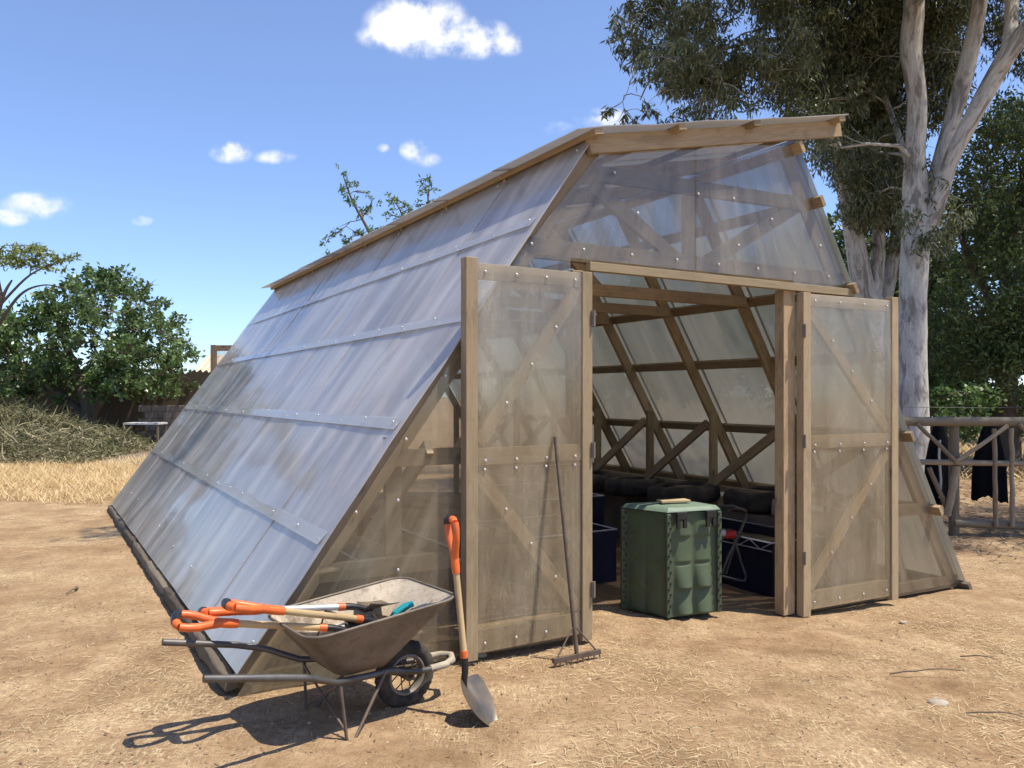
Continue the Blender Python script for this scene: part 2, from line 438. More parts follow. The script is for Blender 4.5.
# litter in the shade beyond the fence on the right
tag(ground_blades('dry_litter', 16000, (5.2, 15, 8.6, 19), (.04, .2), .007, M['debris'], keep=lambda x, y: outside_house(x, y) and w2g(x, y)[0] > 5.2, upr=.05),
    'dry twigs, bark strips and leaves under the trees beyond the rail fence', 'litter', kind='stuff')
# golden dry grass on the left and at the back
def grass_keep(x, y):
    return outside_house(x, y) and y > 12.0 + .9 * mn.noise((x * .6, y * .6, 1)) + rng.random() ** 3 * 2.5 and x < -2 and mn.noise((x * 1.1, y * .7, 3)) > -.5 + .5 * rng.random()
tag(ground_blades('dry_grass', 90000, (-17, -3, 11.8, 25), (.05, .20), .0055, M['straw_gold'], keep=grass_keep, upr=.45),
    'golden dry grass stubble left of the greenhouse beyond the dirt yard', 'dry grass', kind='stuff')
tag(ground_blades('dry_field_grass', 14000, (6, 22, 17, 34), (.15, .45), .012, M['straw_gold'], keep=lambda x, y: True, upr=.45),
    'sunlit golden dry grass seen through the rail fence behind the black coats', 'dry grass', kind='stuff')

def pebbles(n):
    P = []
    while len(P) < n:
        x, y = rng.uniform(-6, 9), rng.uniform(1.9, 11)
        if not dirt_yard(x, y) or rng.random() > (3 / max(3, y)): continue
        P.append((x, y, gz(x, y) + .014 * mn.noise((x * 1.3, y * 1.3, 0)) + .007 * mn.noise((x * 5, y * 5, 3)) + .0075 * mn.noise((x * 12, y * 12, 7))))
    P = np.array(P); sz = .0025 + .011 * nr.random_sample((n, 1)) ** 4
    dirs = np.array([(1, 0, 0), (0, 1, 0), (-1, 0, 0), (0, -1, 0), (0, 0, .7), (0, 0, -.7)], float)
    a = nr.uniform(0, 6.28, n); ca, sa = np.cos(a), np.sin(a)
    V = dirs[None] * nr.uniform(.55, 1.3, (n, 6, 1)) * sz[:, None]
    V = np.stack([V[..., 0] * ca[:, None] - V[..., 1] * sa[:, None], V[..., 0] * sa[:, None] + V[..., 1] * ca[:, None], V[..., 2]], -1) + P[:, None]
    F = [(4, 0, 1), (4, 1, 2), (4, 2, 3), (4, 3, 0), (5, 1, 0), (5, 2, 1), (5, 3, 2), (5, 0, 3)]
    idx = (np.arange(n)[:, None, None] * 6 + np.array(F)[None]).reshape(-1, 3)
    me = bpy.data.meshes.new('pebbles'); me.from_pydata(V.reshape(-1, 3).tolist(), [], idx.tolist()); me.materials.append(M['pebble'])
    o = bpy.data.objects.new('gravel', me); link(o); tag(o, 'small clods and pebbles scattered over the dirt yard', 'gravel', kind='stuff')
M['pebble'] = leaf_mat('clod', (.22, .14, .08), (.36, .25, .15), (.55, .45, .33), 0, .95, .1, (.30, .2, .12))
pebbles(7000)

# ------------------------------------------------------------------ GREENHOUSE
GH = empty('greenhouse', (GO[0], GO[1], 0), GA)
tag(GH, 'timber framed greenhouse clad in milky polycarbonate with sloping sides and open double doors', 'greenhouse')
LEN = 8.45; NST = 9; STEP = LEN / (NST - 1)
# left slope : t = -2.19 + .719 (z-.16) ; right slope t = 4.25 - .608 (z+.12)
lt = lambda z: -2.19 + .719 * (z - .16)
rt = lambda z: 4.25 - .608 * (z + .12)
nL = Vector((-1, 0, .719)).normalized(); nR = Vector((1, 0, .608)).normalized()
rz_ = lambda t: 3.25 + (t - .04) * .207           # centre line of the roof beams
dL = Vector((.719, 0, 1)).normalized(); dR = Vector((-.608, 0, 1)).normalized()
TH = .007

def wob(x, y, k, amp=.004): return amp * mn.noise((x * 1.7 + k * 9.1, y * 1.1, k * 3.3))
BW, BH = .045, .11   # board thickness / width
for i in range(NST):
    s = .03 + i * STEP
    gnd = -.12 if i else -.05
    # rafters (sit 5 cm inside the sheet: purlins between)
    m = MB(); o_ = nL * -.10
    zb = .14 if i == 0 else .05
    if i == 0: o_ = nL * -.062
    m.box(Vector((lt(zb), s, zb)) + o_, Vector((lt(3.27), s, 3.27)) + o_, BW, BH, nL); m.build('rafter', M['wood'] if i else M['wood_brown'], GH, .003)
    m = MB(); o_ = nR * -.10
    m.box(Vector((rt(-.10), s, -.10)) + o_, Vector((rt(3.52), s, 3.52)) + o_, BW, BH, nR); m.build('rafter', M['wood'] if i else M['wood_brown'], GH, .003)
    # roof beam
    m = MB(); ss = s if i else -.028
    x1 = 2.50
    m.box((.02, ss, rz_(.02)), (x1, ss, rz_(x1)), BW, .125); m.build('roof_beam', M['wood'], GH, .003)
    if i:
        m = MB(); m.box((lt(2.46) + .12, s - .045, 2.47), (rt(2.46) - .12, s - .045, 2.47), BW, .10); m.build('collar_tie', M['wood'], GH, .003)
        # inner wall post, right side, with a longitudinal brace
        m = MB(); m.box((rt(1.38) - .17, s - .06, -.15), (rt(1.38) - .17, s - .06, 1.42), .09, .045, (0, 1, 0)); m.build('post', M['wood'], GH, .003)
        m = MB(); m.box((lt(1.38) + .17, s - .06, -.05), (lt(1.38) + .17, s - .06, 1.42), .09, .045, (0, 1, 0)); m.build('post', M['wood'], GH, .003)
        if i < NST:
            m = MB(); m.box((rt(1.38) - .215, s - .05, .62), (rt(1.38) - .215, s - STEP - .02, 1.30), BW, .09, (0, 0, 1)); m.build('brace', M['wood'], GH, .003)
            m = MB(); m.box((lt(1.38) + .215, s - .05, .62), (lt(1.38) + .215, s - STEP - .02, 1.30), BW, .09, (0, 0, 1)); m.build('brace', M['wood'], GH, .003)
        if i < 3:   # truss pieces like those of the front gable
            m = MB(); m.box((.18, s + .05, 3.16), (.95, s + .05, 2.5), BW, .085, (0, 0, 1)); m.build('strut', M['wood'], GH, .003)
    # gusset
# purlins: left and right slope
for z in (.20, .81, 1.43, 2.08, 2.70, 3.24):
    m = MB(); o_ = nL * -.024
    m.box(Vector((lt(z), .06, z)) + o_, Vector((lt(z), LEN + .03, z)) + o_, .045, .09, dL); m.build('purlin', M['wood_pale'], GH, .003)
for z in (-.13, .60, 1.265, 1.94, 2.49, 3.15, 3.54):
    m = MB(); o_ = nR * -.03
    m.box(Vector((rt(z), -.09, z)) + o_, Vector((rt(z), LEN + .05, z)) + o_, .04, .09, nR if 0 else dR)
    m.build('purlin', M['wood_old'] if z < 0 else M['wood'], GH, .003)
# inner rails on top of the low inner walls
for t_ in (rt(.62) - .3, lt(.62) + .3):
    m = MB(); m.box((rt(1.38) - .12 if t_ > 0 else lt(1.38) + .12, .1, .60), (rt(1.38) - .12 if t_ > 0 else lt(1.38) + .12, LEN - .05, .60), .07, .06); m.build('rail', M['wood_pale'], GH, .003)
# roof purlins, on the beams
rdir = Vector((1, 0, .207)).normalized(); rn = Vector((-.207, 0, 1)).normalized()
for t_ in (.03, .74, 1.46, 2.40):
    z = rz_(t_) + .063 - .006
    m = MB(); m.box((t_, -.14, z), (t_, LEN + .2, z), .07, .04, rn); m.build('roof_purlin', M['wood'], GH, .003)
# roof sheets
N8 = 8
for i in range(N8):
    s0 = -.15 + i * (LEN + .38) / N8; s1 = s0 + (LEN + .38) / N8 + .04
    def fn(a, b, s0=s0, s1=s1, i=i):
        t_ = lerp(-.14, 2.46, a); s = lerp(s0, s1, b)
        return Vector((t_, s, rz_(t_) + .063 + .021 + .006 * (i % 2) + wob(t_ * 2, s, i, .012))), rn
    m = MB(); m.grid(fn, 12, 5, .006, lambda a, b, i=i: (a * 2.7, i * 3.3 + b * 1.1)); m.build('roof_sheet', M['poly_roof'], GH)
# left slope sheets (bottom edge drops a little towards the back)
for i in range(N8):
    s0 = -.045 + i * (LEN + .09) / N8; s1 = s0 + (LEN + .09) / N8 + .03
    def fn(a, b, s0=s0, s1=s1, i=i):
        s = lerp(s0, s1, b); zb = lerp(.16, .04, s / LEN); z = lerp(zb, 3.345, a)
        return Vector((lt(z), s, z)) + nL * (8e-3 + .002 * (i % 2) + wob(z * 1.5, s * 1.5, i, .009)), nL
    m = MB(); m.grid(fn, 22, 8, .007, lambda a, b, i=i: (a * 3.9, i * 1.06 + b * 1.06)); m.build('wall_sheet', M['poly_slope'], GH)
for i in range(N8):
    s0 = -.04 + i * (LEN + .08) / N8; s1 = s0 + (LEN + .08) / N8 + .03
    def fn(a, b, s0=s0, s1=s1, i=i):
        s = lerp(s0, s1, b); z = lerp(-.14, 3.60, a)
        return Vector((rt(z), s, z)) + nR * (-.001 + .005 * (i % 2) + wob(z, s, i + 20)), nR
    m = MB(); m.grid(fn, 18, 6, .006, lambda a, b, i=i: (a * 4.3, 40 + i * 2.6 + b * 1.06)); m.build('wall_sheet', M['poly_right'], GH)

for z in (.81, 1.43, 2.08, 2.70):     # added strips imitating the purlins showing pale through the sheets
    m = MB()
    m.grid(lambda a, b, z=z: (Vector((lt(z + (a - .5) * .085), b * LEN, z + (a - .5) * .065)) + nL * (.0185 + wob(z * 1.5, b * LEN * 1.5, 3, .003)), nL), 2, 60, .0012, lambda a, b: (b * 8, a * .1 + z))
    m.build('show_through_strip', M['strip'], GH)
# ---- gable framing (front at s ~ 0, back at s = LEN)
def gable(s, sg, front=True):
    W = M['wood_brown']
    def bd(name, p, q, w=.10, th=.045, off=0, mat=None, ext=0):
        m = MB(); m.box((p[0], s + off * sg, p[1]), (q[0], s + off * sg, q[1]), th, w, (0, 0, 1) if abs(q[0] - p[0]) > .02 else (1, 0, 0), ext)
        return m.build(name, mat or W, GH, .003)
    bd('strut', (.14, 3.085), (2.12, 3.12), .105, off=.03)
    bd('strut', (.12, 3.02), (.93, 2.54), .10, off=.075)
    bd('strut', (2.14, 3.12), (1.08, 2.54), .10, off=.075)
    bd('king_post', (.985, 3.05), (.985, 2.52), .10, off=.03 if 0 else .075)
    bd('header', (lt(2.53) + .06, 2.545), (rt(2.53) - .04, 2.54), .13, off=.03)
    m = MB(); m.box((.02, s - .03 * sg, 2.448), (2.66, s - .03 * sg, 2.441), .05, .058); m.build('header', M['wood_pale'], GH, .003)
    if front:
        # side girts behind the sheets
        bd('girt', (lt(1.24) + .1, 1.24), (-.95 + .1, 1.24), .10, off=.03)
        bd('girt', (lt(.62) + .1, .62), (-.1, .62), .10, off=.03)
        bd('post', (-1.30, 1.36), (-1.30, 0.0), .10, off=.075)
        bd('girt', (2.1, 1.265), (rt(1.265) - .04, 1.265), .10, off=.03)
        bd('girt', (2.1, .60), (rt(.6) - .04, .60), .10, off=.03)
        bd('sole_plate', (2.05, -.06), (rt(-.1) - .05, -.10), .11, off=.03)
        bd('sole_plate', (lt(.2) + .05, .09), (-.06, .07), .10, off=.03)
        bd('brace', (3.02, 1.22), (3.55, -.05), .10, off=.12)
gable(0, 1); gable(LEN, -1, False)
# jamb posts of the doorway
for t0, t1 in ((-.095, -.012), (1.87, 1.995)):
    m = MB(); m.box(((t0 + t1) / 2, .025, -.1), ((t0 + t1) / 2, .025, 2.42), t1 - t0, .09, (0, 1, 0)); m.build('door_post', M['wood'], GH, .004)
    m = MB(); m.box(((t0 + t1) / 2, LEN - .025, -.1), ((t0 + t1) / 2, LEN - .025, 2.42), t1 - t0, .09, (0, 1, 0)); m.build('door_post', M['wood'], GH, .004)

def poly_sheet(name, pts, s, mat, k=0, parent=GH, vertical=True):
    """thin vertical sheet: pts = quad (bl, br, tr, tl) in (t, z)"""
    bl, br, tr, tl = [Vector((p[0], 0, p[1])) for p in pts]
    def fn(a, b):
        lo = bl.lerp(br, b); hi = tl.lerp(tr, b); p = lo.lerp(hi, a)
        return Vector((p.x, s + wob(p.x * 2, p.z * 2, k + 40, .004), p.z)), Vector((0, -1, 0))
    h = ((tl + tr) / 2 - (bl + br) / 2).length; w = (br - bl).length
    m = MB(); m.grid(fn, 12, 10, .006, lambda a, b: (a * h + k * 3, b * max(w, .3) + k * 5)); return m.build(name, mat, parent)
for sg, s in ((1, -.001), (-1, LEN + .001)):
    poly_sheet('gable_sheet', [(lt(2.5) + .03, 2.5), (.98, 2.5), (.98, rz_(.98) - .03), (.13, rz_(.13) - .06)], s, M['poly_gable'], 1)
    poly_sheet('gable_sheet', [(.984, 2.5), (rt(2.5) - .01, 2.5), (rt(3.56) - .01, 3.55), (.984, rz_(.98) - .03)], s - .004 * sg, M['poly_gable'], 2)
    poly_sheet('gable_sheet', [(lt(.12) + .03, .04), (-.10, .02), (-.10, 2.5), (lt(2.5) + .03, 2.5)], s, M['poly_gable'], 3)
    poly_sheet('gable_sheet', [(2.0, -.09), (rt(-.1) - .01, -.12), (rt(2.5) - .01, 2.5), (2.0, 2.5)], s, M['poly_gable'], 4)

# bolts --------------------------------------------------------------
def bolt_mesh():
    m = MB()
    m.tube([(0, 0, 0), (0, 0, .003), (0, 0, .0031)], [.009, .009, .005], 10)
    m.tube([(0, 0, .003), (0, 0, .009)], .005, 6)
    o = m.build('bolt', M['bolt'], GH); return o
BOLT = bolt_mesh()
first = [True]
def bolt(parent, p, nrm):
    q = Vector(nrm).to_track_quat('Z', 'Y').to_euler()
    if first[0] and parent is GH:
        BOLT.location = p; BOLT.rotation_euler = q; first[0] = False; return BOLT
    return copy_of(BOLT, parent, p, q)
cnt = 0
for z in (.30, .81, 1.43, 2.08, 2.70, 3.2):
    for i in range(NST - 1):
        s = .0 + i * STEP
        if (i > 4 and z > 2.2) or rng.random() < .15: continue
        for ds in ((.03,) if z in (.3, 3.2) or i > 3 else (.03, .53)):
            bolt(GH, Vector((lt(z), s + ds + rng.uniform(-.06, .06), z + rng.uniform(-.02, .02))) + nL * .025, nL); cnt += 1
for t_, z in [(t / 10, 2.56) for t in range(-4, 27, 4)] + [(.25, 3.1), (.45, 2.85), (1.0, 3.05), (1.35, 3.06), (1.75, 2.95), (1.4, 2.72), (2.3, 2.8), (-.8, 1.24), (-1.3, 1.0), (-1.3, .6), (-1.0, 1.72), (-1.55, .95), (-1.25, 1.35), (-.9, .62)]:
    bolt(GH, (t_, -.012, z), (0, -1, 0))

# ---- doors: leaf lies folded back against the front wall
def door(hx, sgn, ang, zb, label, drop=0):
    """hinge at (hx,-.06); sgn -1 leaf extends to -t, +1 to +t; frame mesh = part, others sub-parts"""
    Wd = .925 if sgn < 0 else 1.10
    H0, H1 = zb, 2.40
    f = MB()
    st = .08
    f.box((sgn * (Wd - st / 2), 0, H0), (sgn * (Wd - st / 2), 0, H1 + .02), .07, st, (1, 0, 0))
    f.box((sgn * st / 2, 0, H0 - .01), (sgn * st / 2, 0, H1), .07, st, (1, 0, 0))
    for z0, z1 in ((H1 - .10, H1 - .005), (1.16, 1.29), (H0 + .03, H0 + .17)):
        f.box((sgn * st, .012, (z0 + z1) / 2), (sgn * (Wd - st), .012, (z0 + z1) / 2), .045, z1 - z0)
    D = f.build('door', M['wood_pale'], GH, .004); D.location = (hx, -.065, 0); D.rotation_euler = (0, 0, ang)
    tag(D, label)
    a, b = sgn * (st + .02), sgn * (Wd - st - .02)
    m = MB(); m.box((a, .012, H1 - .13), (b, .012, 1.32), .04, .085); m.build('brace', M['wood'], D, .003)
    m = MB(); m.box((b, .012, 1.14), (a, .012, H0 + .2), .04, .085); m.build('brace', M['wood'], D, .003)
    x0, x1 = sorted((sgn * (st + .003), sgn * (Wd - st - .003)))
    poly_sheet('door_sheet', [(x0, H0 + .04), (x1, H0 + .04), (x1, 1.235), (x0, 1.235)], -.018, M['poly_door'], 6 + sgn, D)
    poly_sheet('door_sheet', [(x0, 1.19), (x1, 1.19), (x1, H1 - .01), (x0, H1 - .01)], -.026, M['poly_door'], 9 + sgn, D)
    for k in range(4):
        x = lerp(x0 + .05, x1 - .05, k / 3)
        for z, y in ((1.215, -.031), (1.16, -.023), (H1 - .06, -.031), (H0 + .09, -.023)): bolt(D, (x, y, z), (0, -1, 0))
    for u in (.25, .5, .75):
        bolt(D, (lerp(a, b, u), -.031, lerp(H1 - .13, 1.32, u)), (0, -1, 0)); bolt(D, (lerp(b, a, u), -.023, lerp(1.14, H0 + .2, u)), (0, -1, 0))
    for z in (.35, 1.25, 2.1):
        hm = MB(); hm.aabb(-.014, .014, -.048, -.036, z - .05, z + .05)
        hm.tube([(0, -.05, z - .052), (0, -.05, z + .052)], .008, 8); hh = hm.build('hinge', M['dusty_metal'], D)
    return D
door(.005, -1, R(1.5), .035, 'door leaf folded back left of the doorway with scratched sheets')
door(2.0, 1, R(-2.5), -.10, 'wider door leaf folded back right of the doorway')
# rear door leaf standing open, its top corner seen past the sloping side
f = MB(); Wd = .95; st = .085
f.box((-(Wd - st / 2), 0, .0), (-(Wd - st / 2), 0, 2.40), .05, st, (1, 0, 0)); f.box((-st / 2, 0, 0), (-st / 2, 0, 2.4), .05, st, (1, 0, 0))
for z in (2.35, 1.2, .08): f.box((-st, 0, z), (-(Wd - st), 0, z), .045, .09)
D = f.build('door', M['wood'], GH, .004); D.location = (-.05, LEN + .07, 0); D.rotation_euler = (0, 0, R(-34)); tag(D, 'rear door leaf standing open')
poly_sheet('door_sheet', [(-Wd + st, .05), (-st, .05), (-st, 2.38), (-Wd + st, 2.38)], .03, M['poly_door'], 30, D)

# base sleepers under the left slope
for i in range(7):
    a = .06 + i * 1.215; b = a + 1.22
    m = MB()
    def fn(u, v, a=a, b=b):
        s = lerp(a, b, u); z0 = lerp(.14, .03, s / LEN)
        ang = v * 2 * math.pi
        r = 1 + .25 * mn.noise((s * 4, math.cos(ang) * 2, math.sin(ang) * 2 + i)) + .12 * mn.noise((s * 17, math.cos(ang) * 5, math.sin(ang) * 5))
        r *= 1 - .25 * (abs(u - .5) * 2) ** 8
        cy, cz = .046 * math.copysign(abs(math.cos(ang)) ** .5, math.cos(ang)) * r, .05 * math.copysign(abs(math.sin(ang)) ** .5, math.sin(ang)) * r
        t0 = lt(lerp(.16, .04, s / LEN)) - .016
        return Vector((t0 + cy, s, z0 - .05 + cz)), Vector((0, 0, 1))
    m.grid(fn, 40, 16, None, lambda u, v: (u * 1.2, v * .5))
    for e in (a, b):
        ring = [fn(0 if e == a else 1, v / 16)[0] for v in range(16)]
        m.add(ring, [list(range(16))], [[(0, .02 * k) for k in range(16)]])
    m.build('base_log', M['wood_old'], GH)

# ------------------------------------------------------------------ inside: beds, tyres, bin
def raised_bed(name, t0, t1, s0, s1, h, zb, label, truss=False, slope=0):
    e = empty(name, (*g2w(t0, s0), zb), GA)
    tag(e, label, 'raised bed', 'dark lined raised beds inside the greenhouse')
    w, d = t1 - t0, s1 - s0
    m = MB()
    for (a, b) in (((0, 0), (w, 0)), ((w, 0), (w, d)), ((w, d), (0, d)), ((0, d), (0, 0))):
        A = Vector((a[0], a[1], 0)); Bv = Vector((b[0], b[1], 0)); nn = (Bv - A).normalized().cross(Vector((0, 0, 1)))
        def fn(u, v, A=A, Bv=Bv, nn=nn):
            p = A.lerp(Bv, u) + Vector((0, 0, v * h)); return p + nn * (.012 * mn.noise((p.x * 5, p.y * 5, p.z * 4)) - .01 * math.sin(v * math.pi)), nn
        m.grid(fn, 10, 5, .012)
    m.build('liner', M['liner'], e)
    r = MB(); z = h + .006
    r.tube([(0, 0, z), (w, 0, z), (w, d, z), (0, d, z)], .0085, 8, closed=True)
    if truss:
        r.tube([(-.012, 0, z - .07), (-.012, d, z - .07)], .006, 6)
        n = int(d / .12)
        for k in range(n): r.tube([(-.012, k * d / n, z - (.07 if k % 2 else 0)), (-.012, (k + 1) * d / n, z - (0 if k % 2 else .07))], .005, 6)
    r.build('rim', M['bolt'], e)
    so = MB(); so.grid(lambda a, b: (Vector((.01 + a * (w - .02), .01 + b * (d - .02), h - .09 + .02 * mn.noise((a * 6, b * 6, t0)))), Vector((0, 0, 1))), 10, 10); so.build('soil', M['block'], e)
    return e
raised_bed('raised_bed', .50, 1.42, 1.5, 2.5, .46, -.08, 'navy lined raised bed nearest the left door post, in front of a taller one')
raised_bed('raised_bed', 1.35, 2.2, 2.75, 4.2, .60, -.10, 'dark lined raised bed behind the navy one, left of the green compost bin')
raised_bed('raised_bed', 2.32, 2.98, .5, 2.35, .47, -.14, 'black lined raised bed with lattice steel rim right of the green compost bin', True)
raised_bed('raised_bed', -1.2, -.45, .8, 3.0, .5, -.04, 'dark raised bed seen dimly through the clear sheets left of the door')

def tyre(t_, s_, z, R0, r0, label, mat=None, tilt=(0, 0)):
    x, y = g2w(t_, s_)
    e = empty('tyre', (x, y, z)); e.rotation_euler = (tilt[0], tilt[1], rng.uniform(0, 3))
    tag(e, label, 'tyre', 'old tyres lined up along the right inner wall')
    m = MB(); n = 28
    prof = [(.62, -.5), (.8, -.52), (.95, -.42), (1, -.2), (1, .2), (.95, .42), (.8, .52), (.62, .5), (.6, .3), (.86, .2), (.86, -.2), (.6, -.3)]
    def fn(a, b):
        ang = a * 2 * math.pi; k = b * len(prof); i = int(k) % len(prof); f_ = k - int(k); p, q = prof[i], prof[(i + 1) % len(prof)]
        rr = lerp(p[0], q[0], f_) * R0; zz = lerp(p[1], q[1], f_) * r0
        return Vector((rr * math.cos(ang), rr * math.sin(ang), zz + r0 / 2)), Vector((0, 0, 1))
    m.grid(fn, n, len(prof), None, lambda a, b: (a * 2, b)); m.build('casing', mat or M['rubber'], e)
    so = MB(); so.grid(lambda a, b: (Vector((a * .7 * R0 * math.cos(b * 2 * math.pi), a * .7 * R0 * math.sin(b * 2 * math.pi), r0 * .82 + .015 * mn.noise((a * 5, b * 9, t_)))), Vector((0, 0, 1))), 4, 18); so.build('soil', M['block'], e)
TY = ['black tyre nearest the right jamb, right of the metal trolley top', 'dusty tyre directly behind the trolley handle', 'low dusty tyre behind the compost bin lid',
      'tyre left of the compost bin against the inner wall', 'fifth tyre along the inner wall from the right jamb', 'farthest tyre in the row by the left door post']
for k, s_ in enumerate((1.25, 2.0, 2.85, 3.7, 4.6, 5.5)):
    tyre(2.95 + (.35 if k == 0 else 0) - (.1 * (k > 2)), s_ + .3, .43 if k > 1 else .44, .36 + .03 * (k % 2), .19, TY[k], tilt=(rng.uniform(-.06, .06), rng.uniform(-.06, .06)))
    # plinth so the tyres rest on a bench
bm_ = MB(); bm_.aabb(0, .75, 0, 5.6, 0, .55); o = bm_.build('block_bench', M['block'], None); x, y = g2w(2.62 + .42, .55); o.location = (x, y, -.135); o.rotation_euler = (0, 0, GA)
o.location.z = -.135
tag(o, 'long low dark block bench carrying the tyres along the right inner wall', 'bench')
tb = MB(); tb.box((0, 0, .0), (.34, 0, 0), .26, .17); o = tb.build('stone_block', M['stone'], None, .03); x, y = g2w(3.1, 1.08); o.location = (x, y, .50); o.rotation_euler = (.05, 0, GA + .2)
tag(o, 'tan stone block beside the right jamb, next to the black tyre', 'block')

# ---- compost bin
def compost_bin():
    c = g2w(1.27, .52)
    ang = math.atan2(6.089 - 5.921, 1.576 - 1.155)    # direction of the right hand face
    e = empty('compost_bin', (1.155, 5.93, -.045), ang)
    tag(e, 'green plastic compost bin with moulded bulges standing in the doorway', 'compost bin')
    # footprint in local coords: front face from (0,0) to (w,0); left face goes back
    w, d, h = .45, .40, .80
    ax = Vector((math.cos(R(116)), math.sin(R(116)), 0))
    A = Vector((0, 0, 0)); B = Vector((w, 0, 0)); Cc = Vector((w, 0, 0)) + ax * d + Vector((.12, 0, 0)); Dd = ax * d
    A2, B2 = A, B
    def wall(P, Q, cols, rows, bulge, name):
        nn = (Q - P).normalized().cross(Vector((0, 0, 1))).normalized()
        L = (Q - P).length
        def fn(u, v):
            z = v * (h - .03); p = P.lerp(Q, u) + Vector((0, 0, z))
            inset = .0
            uu = (u - .12) / .76
            off = 0
            if 0 < uu < 1:
                cu = (uu * cols) % 1; cu = min(1, max(0, (cu - .06) / .88)); rv = v * rows; cv = rv % 1
                arch = math.sin(cu * math.pi) ** .6
                off = bulge * (1.25 if rv < 2 else .4) * arch * (0.1 + .9 * min(1, cv * 9) * ((1 - cv) * .95 + .1))  # upper rows flattened: their dimmer light is put into the shape
            taper = -.02 * v
            return p + nn * (off + taper), nn
        m = MB(); m.grid(fn, 44, 72, None, smooth=True)
        return m.build(name, M['green_bin'], e)
    wall(A, B, 2, 4, .05, 'front_panel'); wall(Dd, A, 2, 4, .012, 'side_panel')
    wall(B, Cc, 2, 4, .03, 'side_panel'); wall(Cc, Dd, 2, 4, .03, 'back_panel')
    # corner strips with black pegs
    for k, P in enumerate((A, B, Dd, Cc)):
        m = MB(); m.box(P + Vector((0, -.004, 0)), P + Vector((0, -.004, h - .03)), .035, .03, (0, 1, 0)); m.build('corner_strip', M['green_bin'], e, .005)
        pg = MB()
        for j in range(18):
            z = .04 + j * .041
            x_ = P.x + (.012 if j % 2 else -.004) * (1 if k != 1 else -1)
            pg.aabb(x_ - .006, x_ + .008, P.y - .024, P.y - .014, z, z + .016)
        pg.build('peg_row', M['black'], e)
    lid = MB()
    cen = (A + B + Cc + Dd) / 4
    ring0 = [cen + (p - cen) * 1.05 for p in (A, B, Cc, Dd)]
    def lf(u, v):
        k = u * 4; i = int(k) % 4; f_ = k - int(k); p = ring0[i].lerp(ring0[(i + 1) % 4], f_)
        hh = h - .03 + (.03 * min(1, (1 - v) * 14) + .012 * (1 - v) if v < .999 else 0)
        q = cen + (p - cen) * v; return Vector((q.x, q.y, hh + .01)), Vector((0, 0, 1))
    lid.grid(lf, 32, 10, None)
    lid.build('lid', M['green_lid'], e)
    for x_ in (.10, .36):
        m = MB(); m.aabb(x_ - .045, x_ + .045, -.045, -.02, h - .075, h - .03 + .012)
        m.aabb(x_ - .045, x_ - .012, -.042, -.02, h - .14, h - .07); m.aabb(x_ + .012, x_ + .045, -.042, -.02, h - .14, h - .07)
        m.build('latch', M['black'], e, .006)
    return e, cen, h
cb, ccen, ch = compost_bin()
pl = MB(); pl.aabb(-.12, .12, -.05, .05, 0, .02); o = pl.build('wood_offcut', M['wood_pale'], None, .004)
wv = cb.matrix_basis @ (ccen + Vector((0, 0, ch + .026))); o.location = wv; o.rotation_euler = (0, 0, .25)
tag(o, 'small flat pale board lying on the compost bin lid', 'board')

# ---- metal trolley behind the bin
def trolley():
    b = at(733, 575, 6.9); b.z = -.1
    e = empty('garden_trolley', b); tag(e, 'grey tubular folding trolley with black handle and red joint right of the compost bin', 'trolley')
    def L(px, py, Y=6.9): return at(px, py, Y) - b
    m = MB(); m.tube([L(727, 510, 6.8), L(737, 508, 6.8), L(746, 511), L(746, 517), L(741, 530), L(735, 543), L(728, 557), L(722, 574)], .012, 8); m.build('frame', M['steel'], e)
    m = MB(); m.tube([L(733, 535), L(737, 548), L(741, 562), L(746, 576), L(745, 581), L(738, 580), L(722, 576)], .011, 8); m.build('frame', M['steel'], e)
    m = MB(); m.tube([L(741, 532, 7.15), L(733, 552, 7.15), L(726, 574, 7.15)], .011, 8); m.build('frame', M['steel'], e)
    m = MB(); m.tube([L(710, 512, 6.7), L(722, 507, 6.75), L(733, 507, 6.8), L(744, 511)], .02, 8); m.build('handle', M['black'], e)
    m = MB(); m.tube([L(725, 535), L(735, 534)], .035, 10); m.build('joint', M['red'], e, .003)
    m = MB(); m.tube([L(720, 533, 6.85), L(725, 533, 6.85)], .03, 10); m.build('cap', M['white'], e)
trolley()
# red strap tied on the brace
sb = MB(); p0 = Vector((rt(1.38) - .25, .95, 1.02))
def g3(p): x, y = g2w(p[0], p[1]); return Vector((x, y, p[2]))
sb.tube([g3(p0 + Vector((0, 0, .55))) , g3(p0 + Vector((0, 0, .1)))], .004, 6)
sb.tube([g3(p0 + Vector((0, -.02, .06))), g3(p0 + Vector((.0, .0, .08))), g3(p0 + Vector((-.0, .05, .05))), g3(p0 + Vector((-.03, .0, -.03))), g3(p0 + Vector((0, -.02, .06)))], .014, 8)
sb.tube([g3(p0), g3(p0 + Vector((.0, 0, -.42)))], .006, 6)
tag(sb.build('strap', M['red'], None), 'thin red strap knotted round a brace beside the right jamb', 'strap')

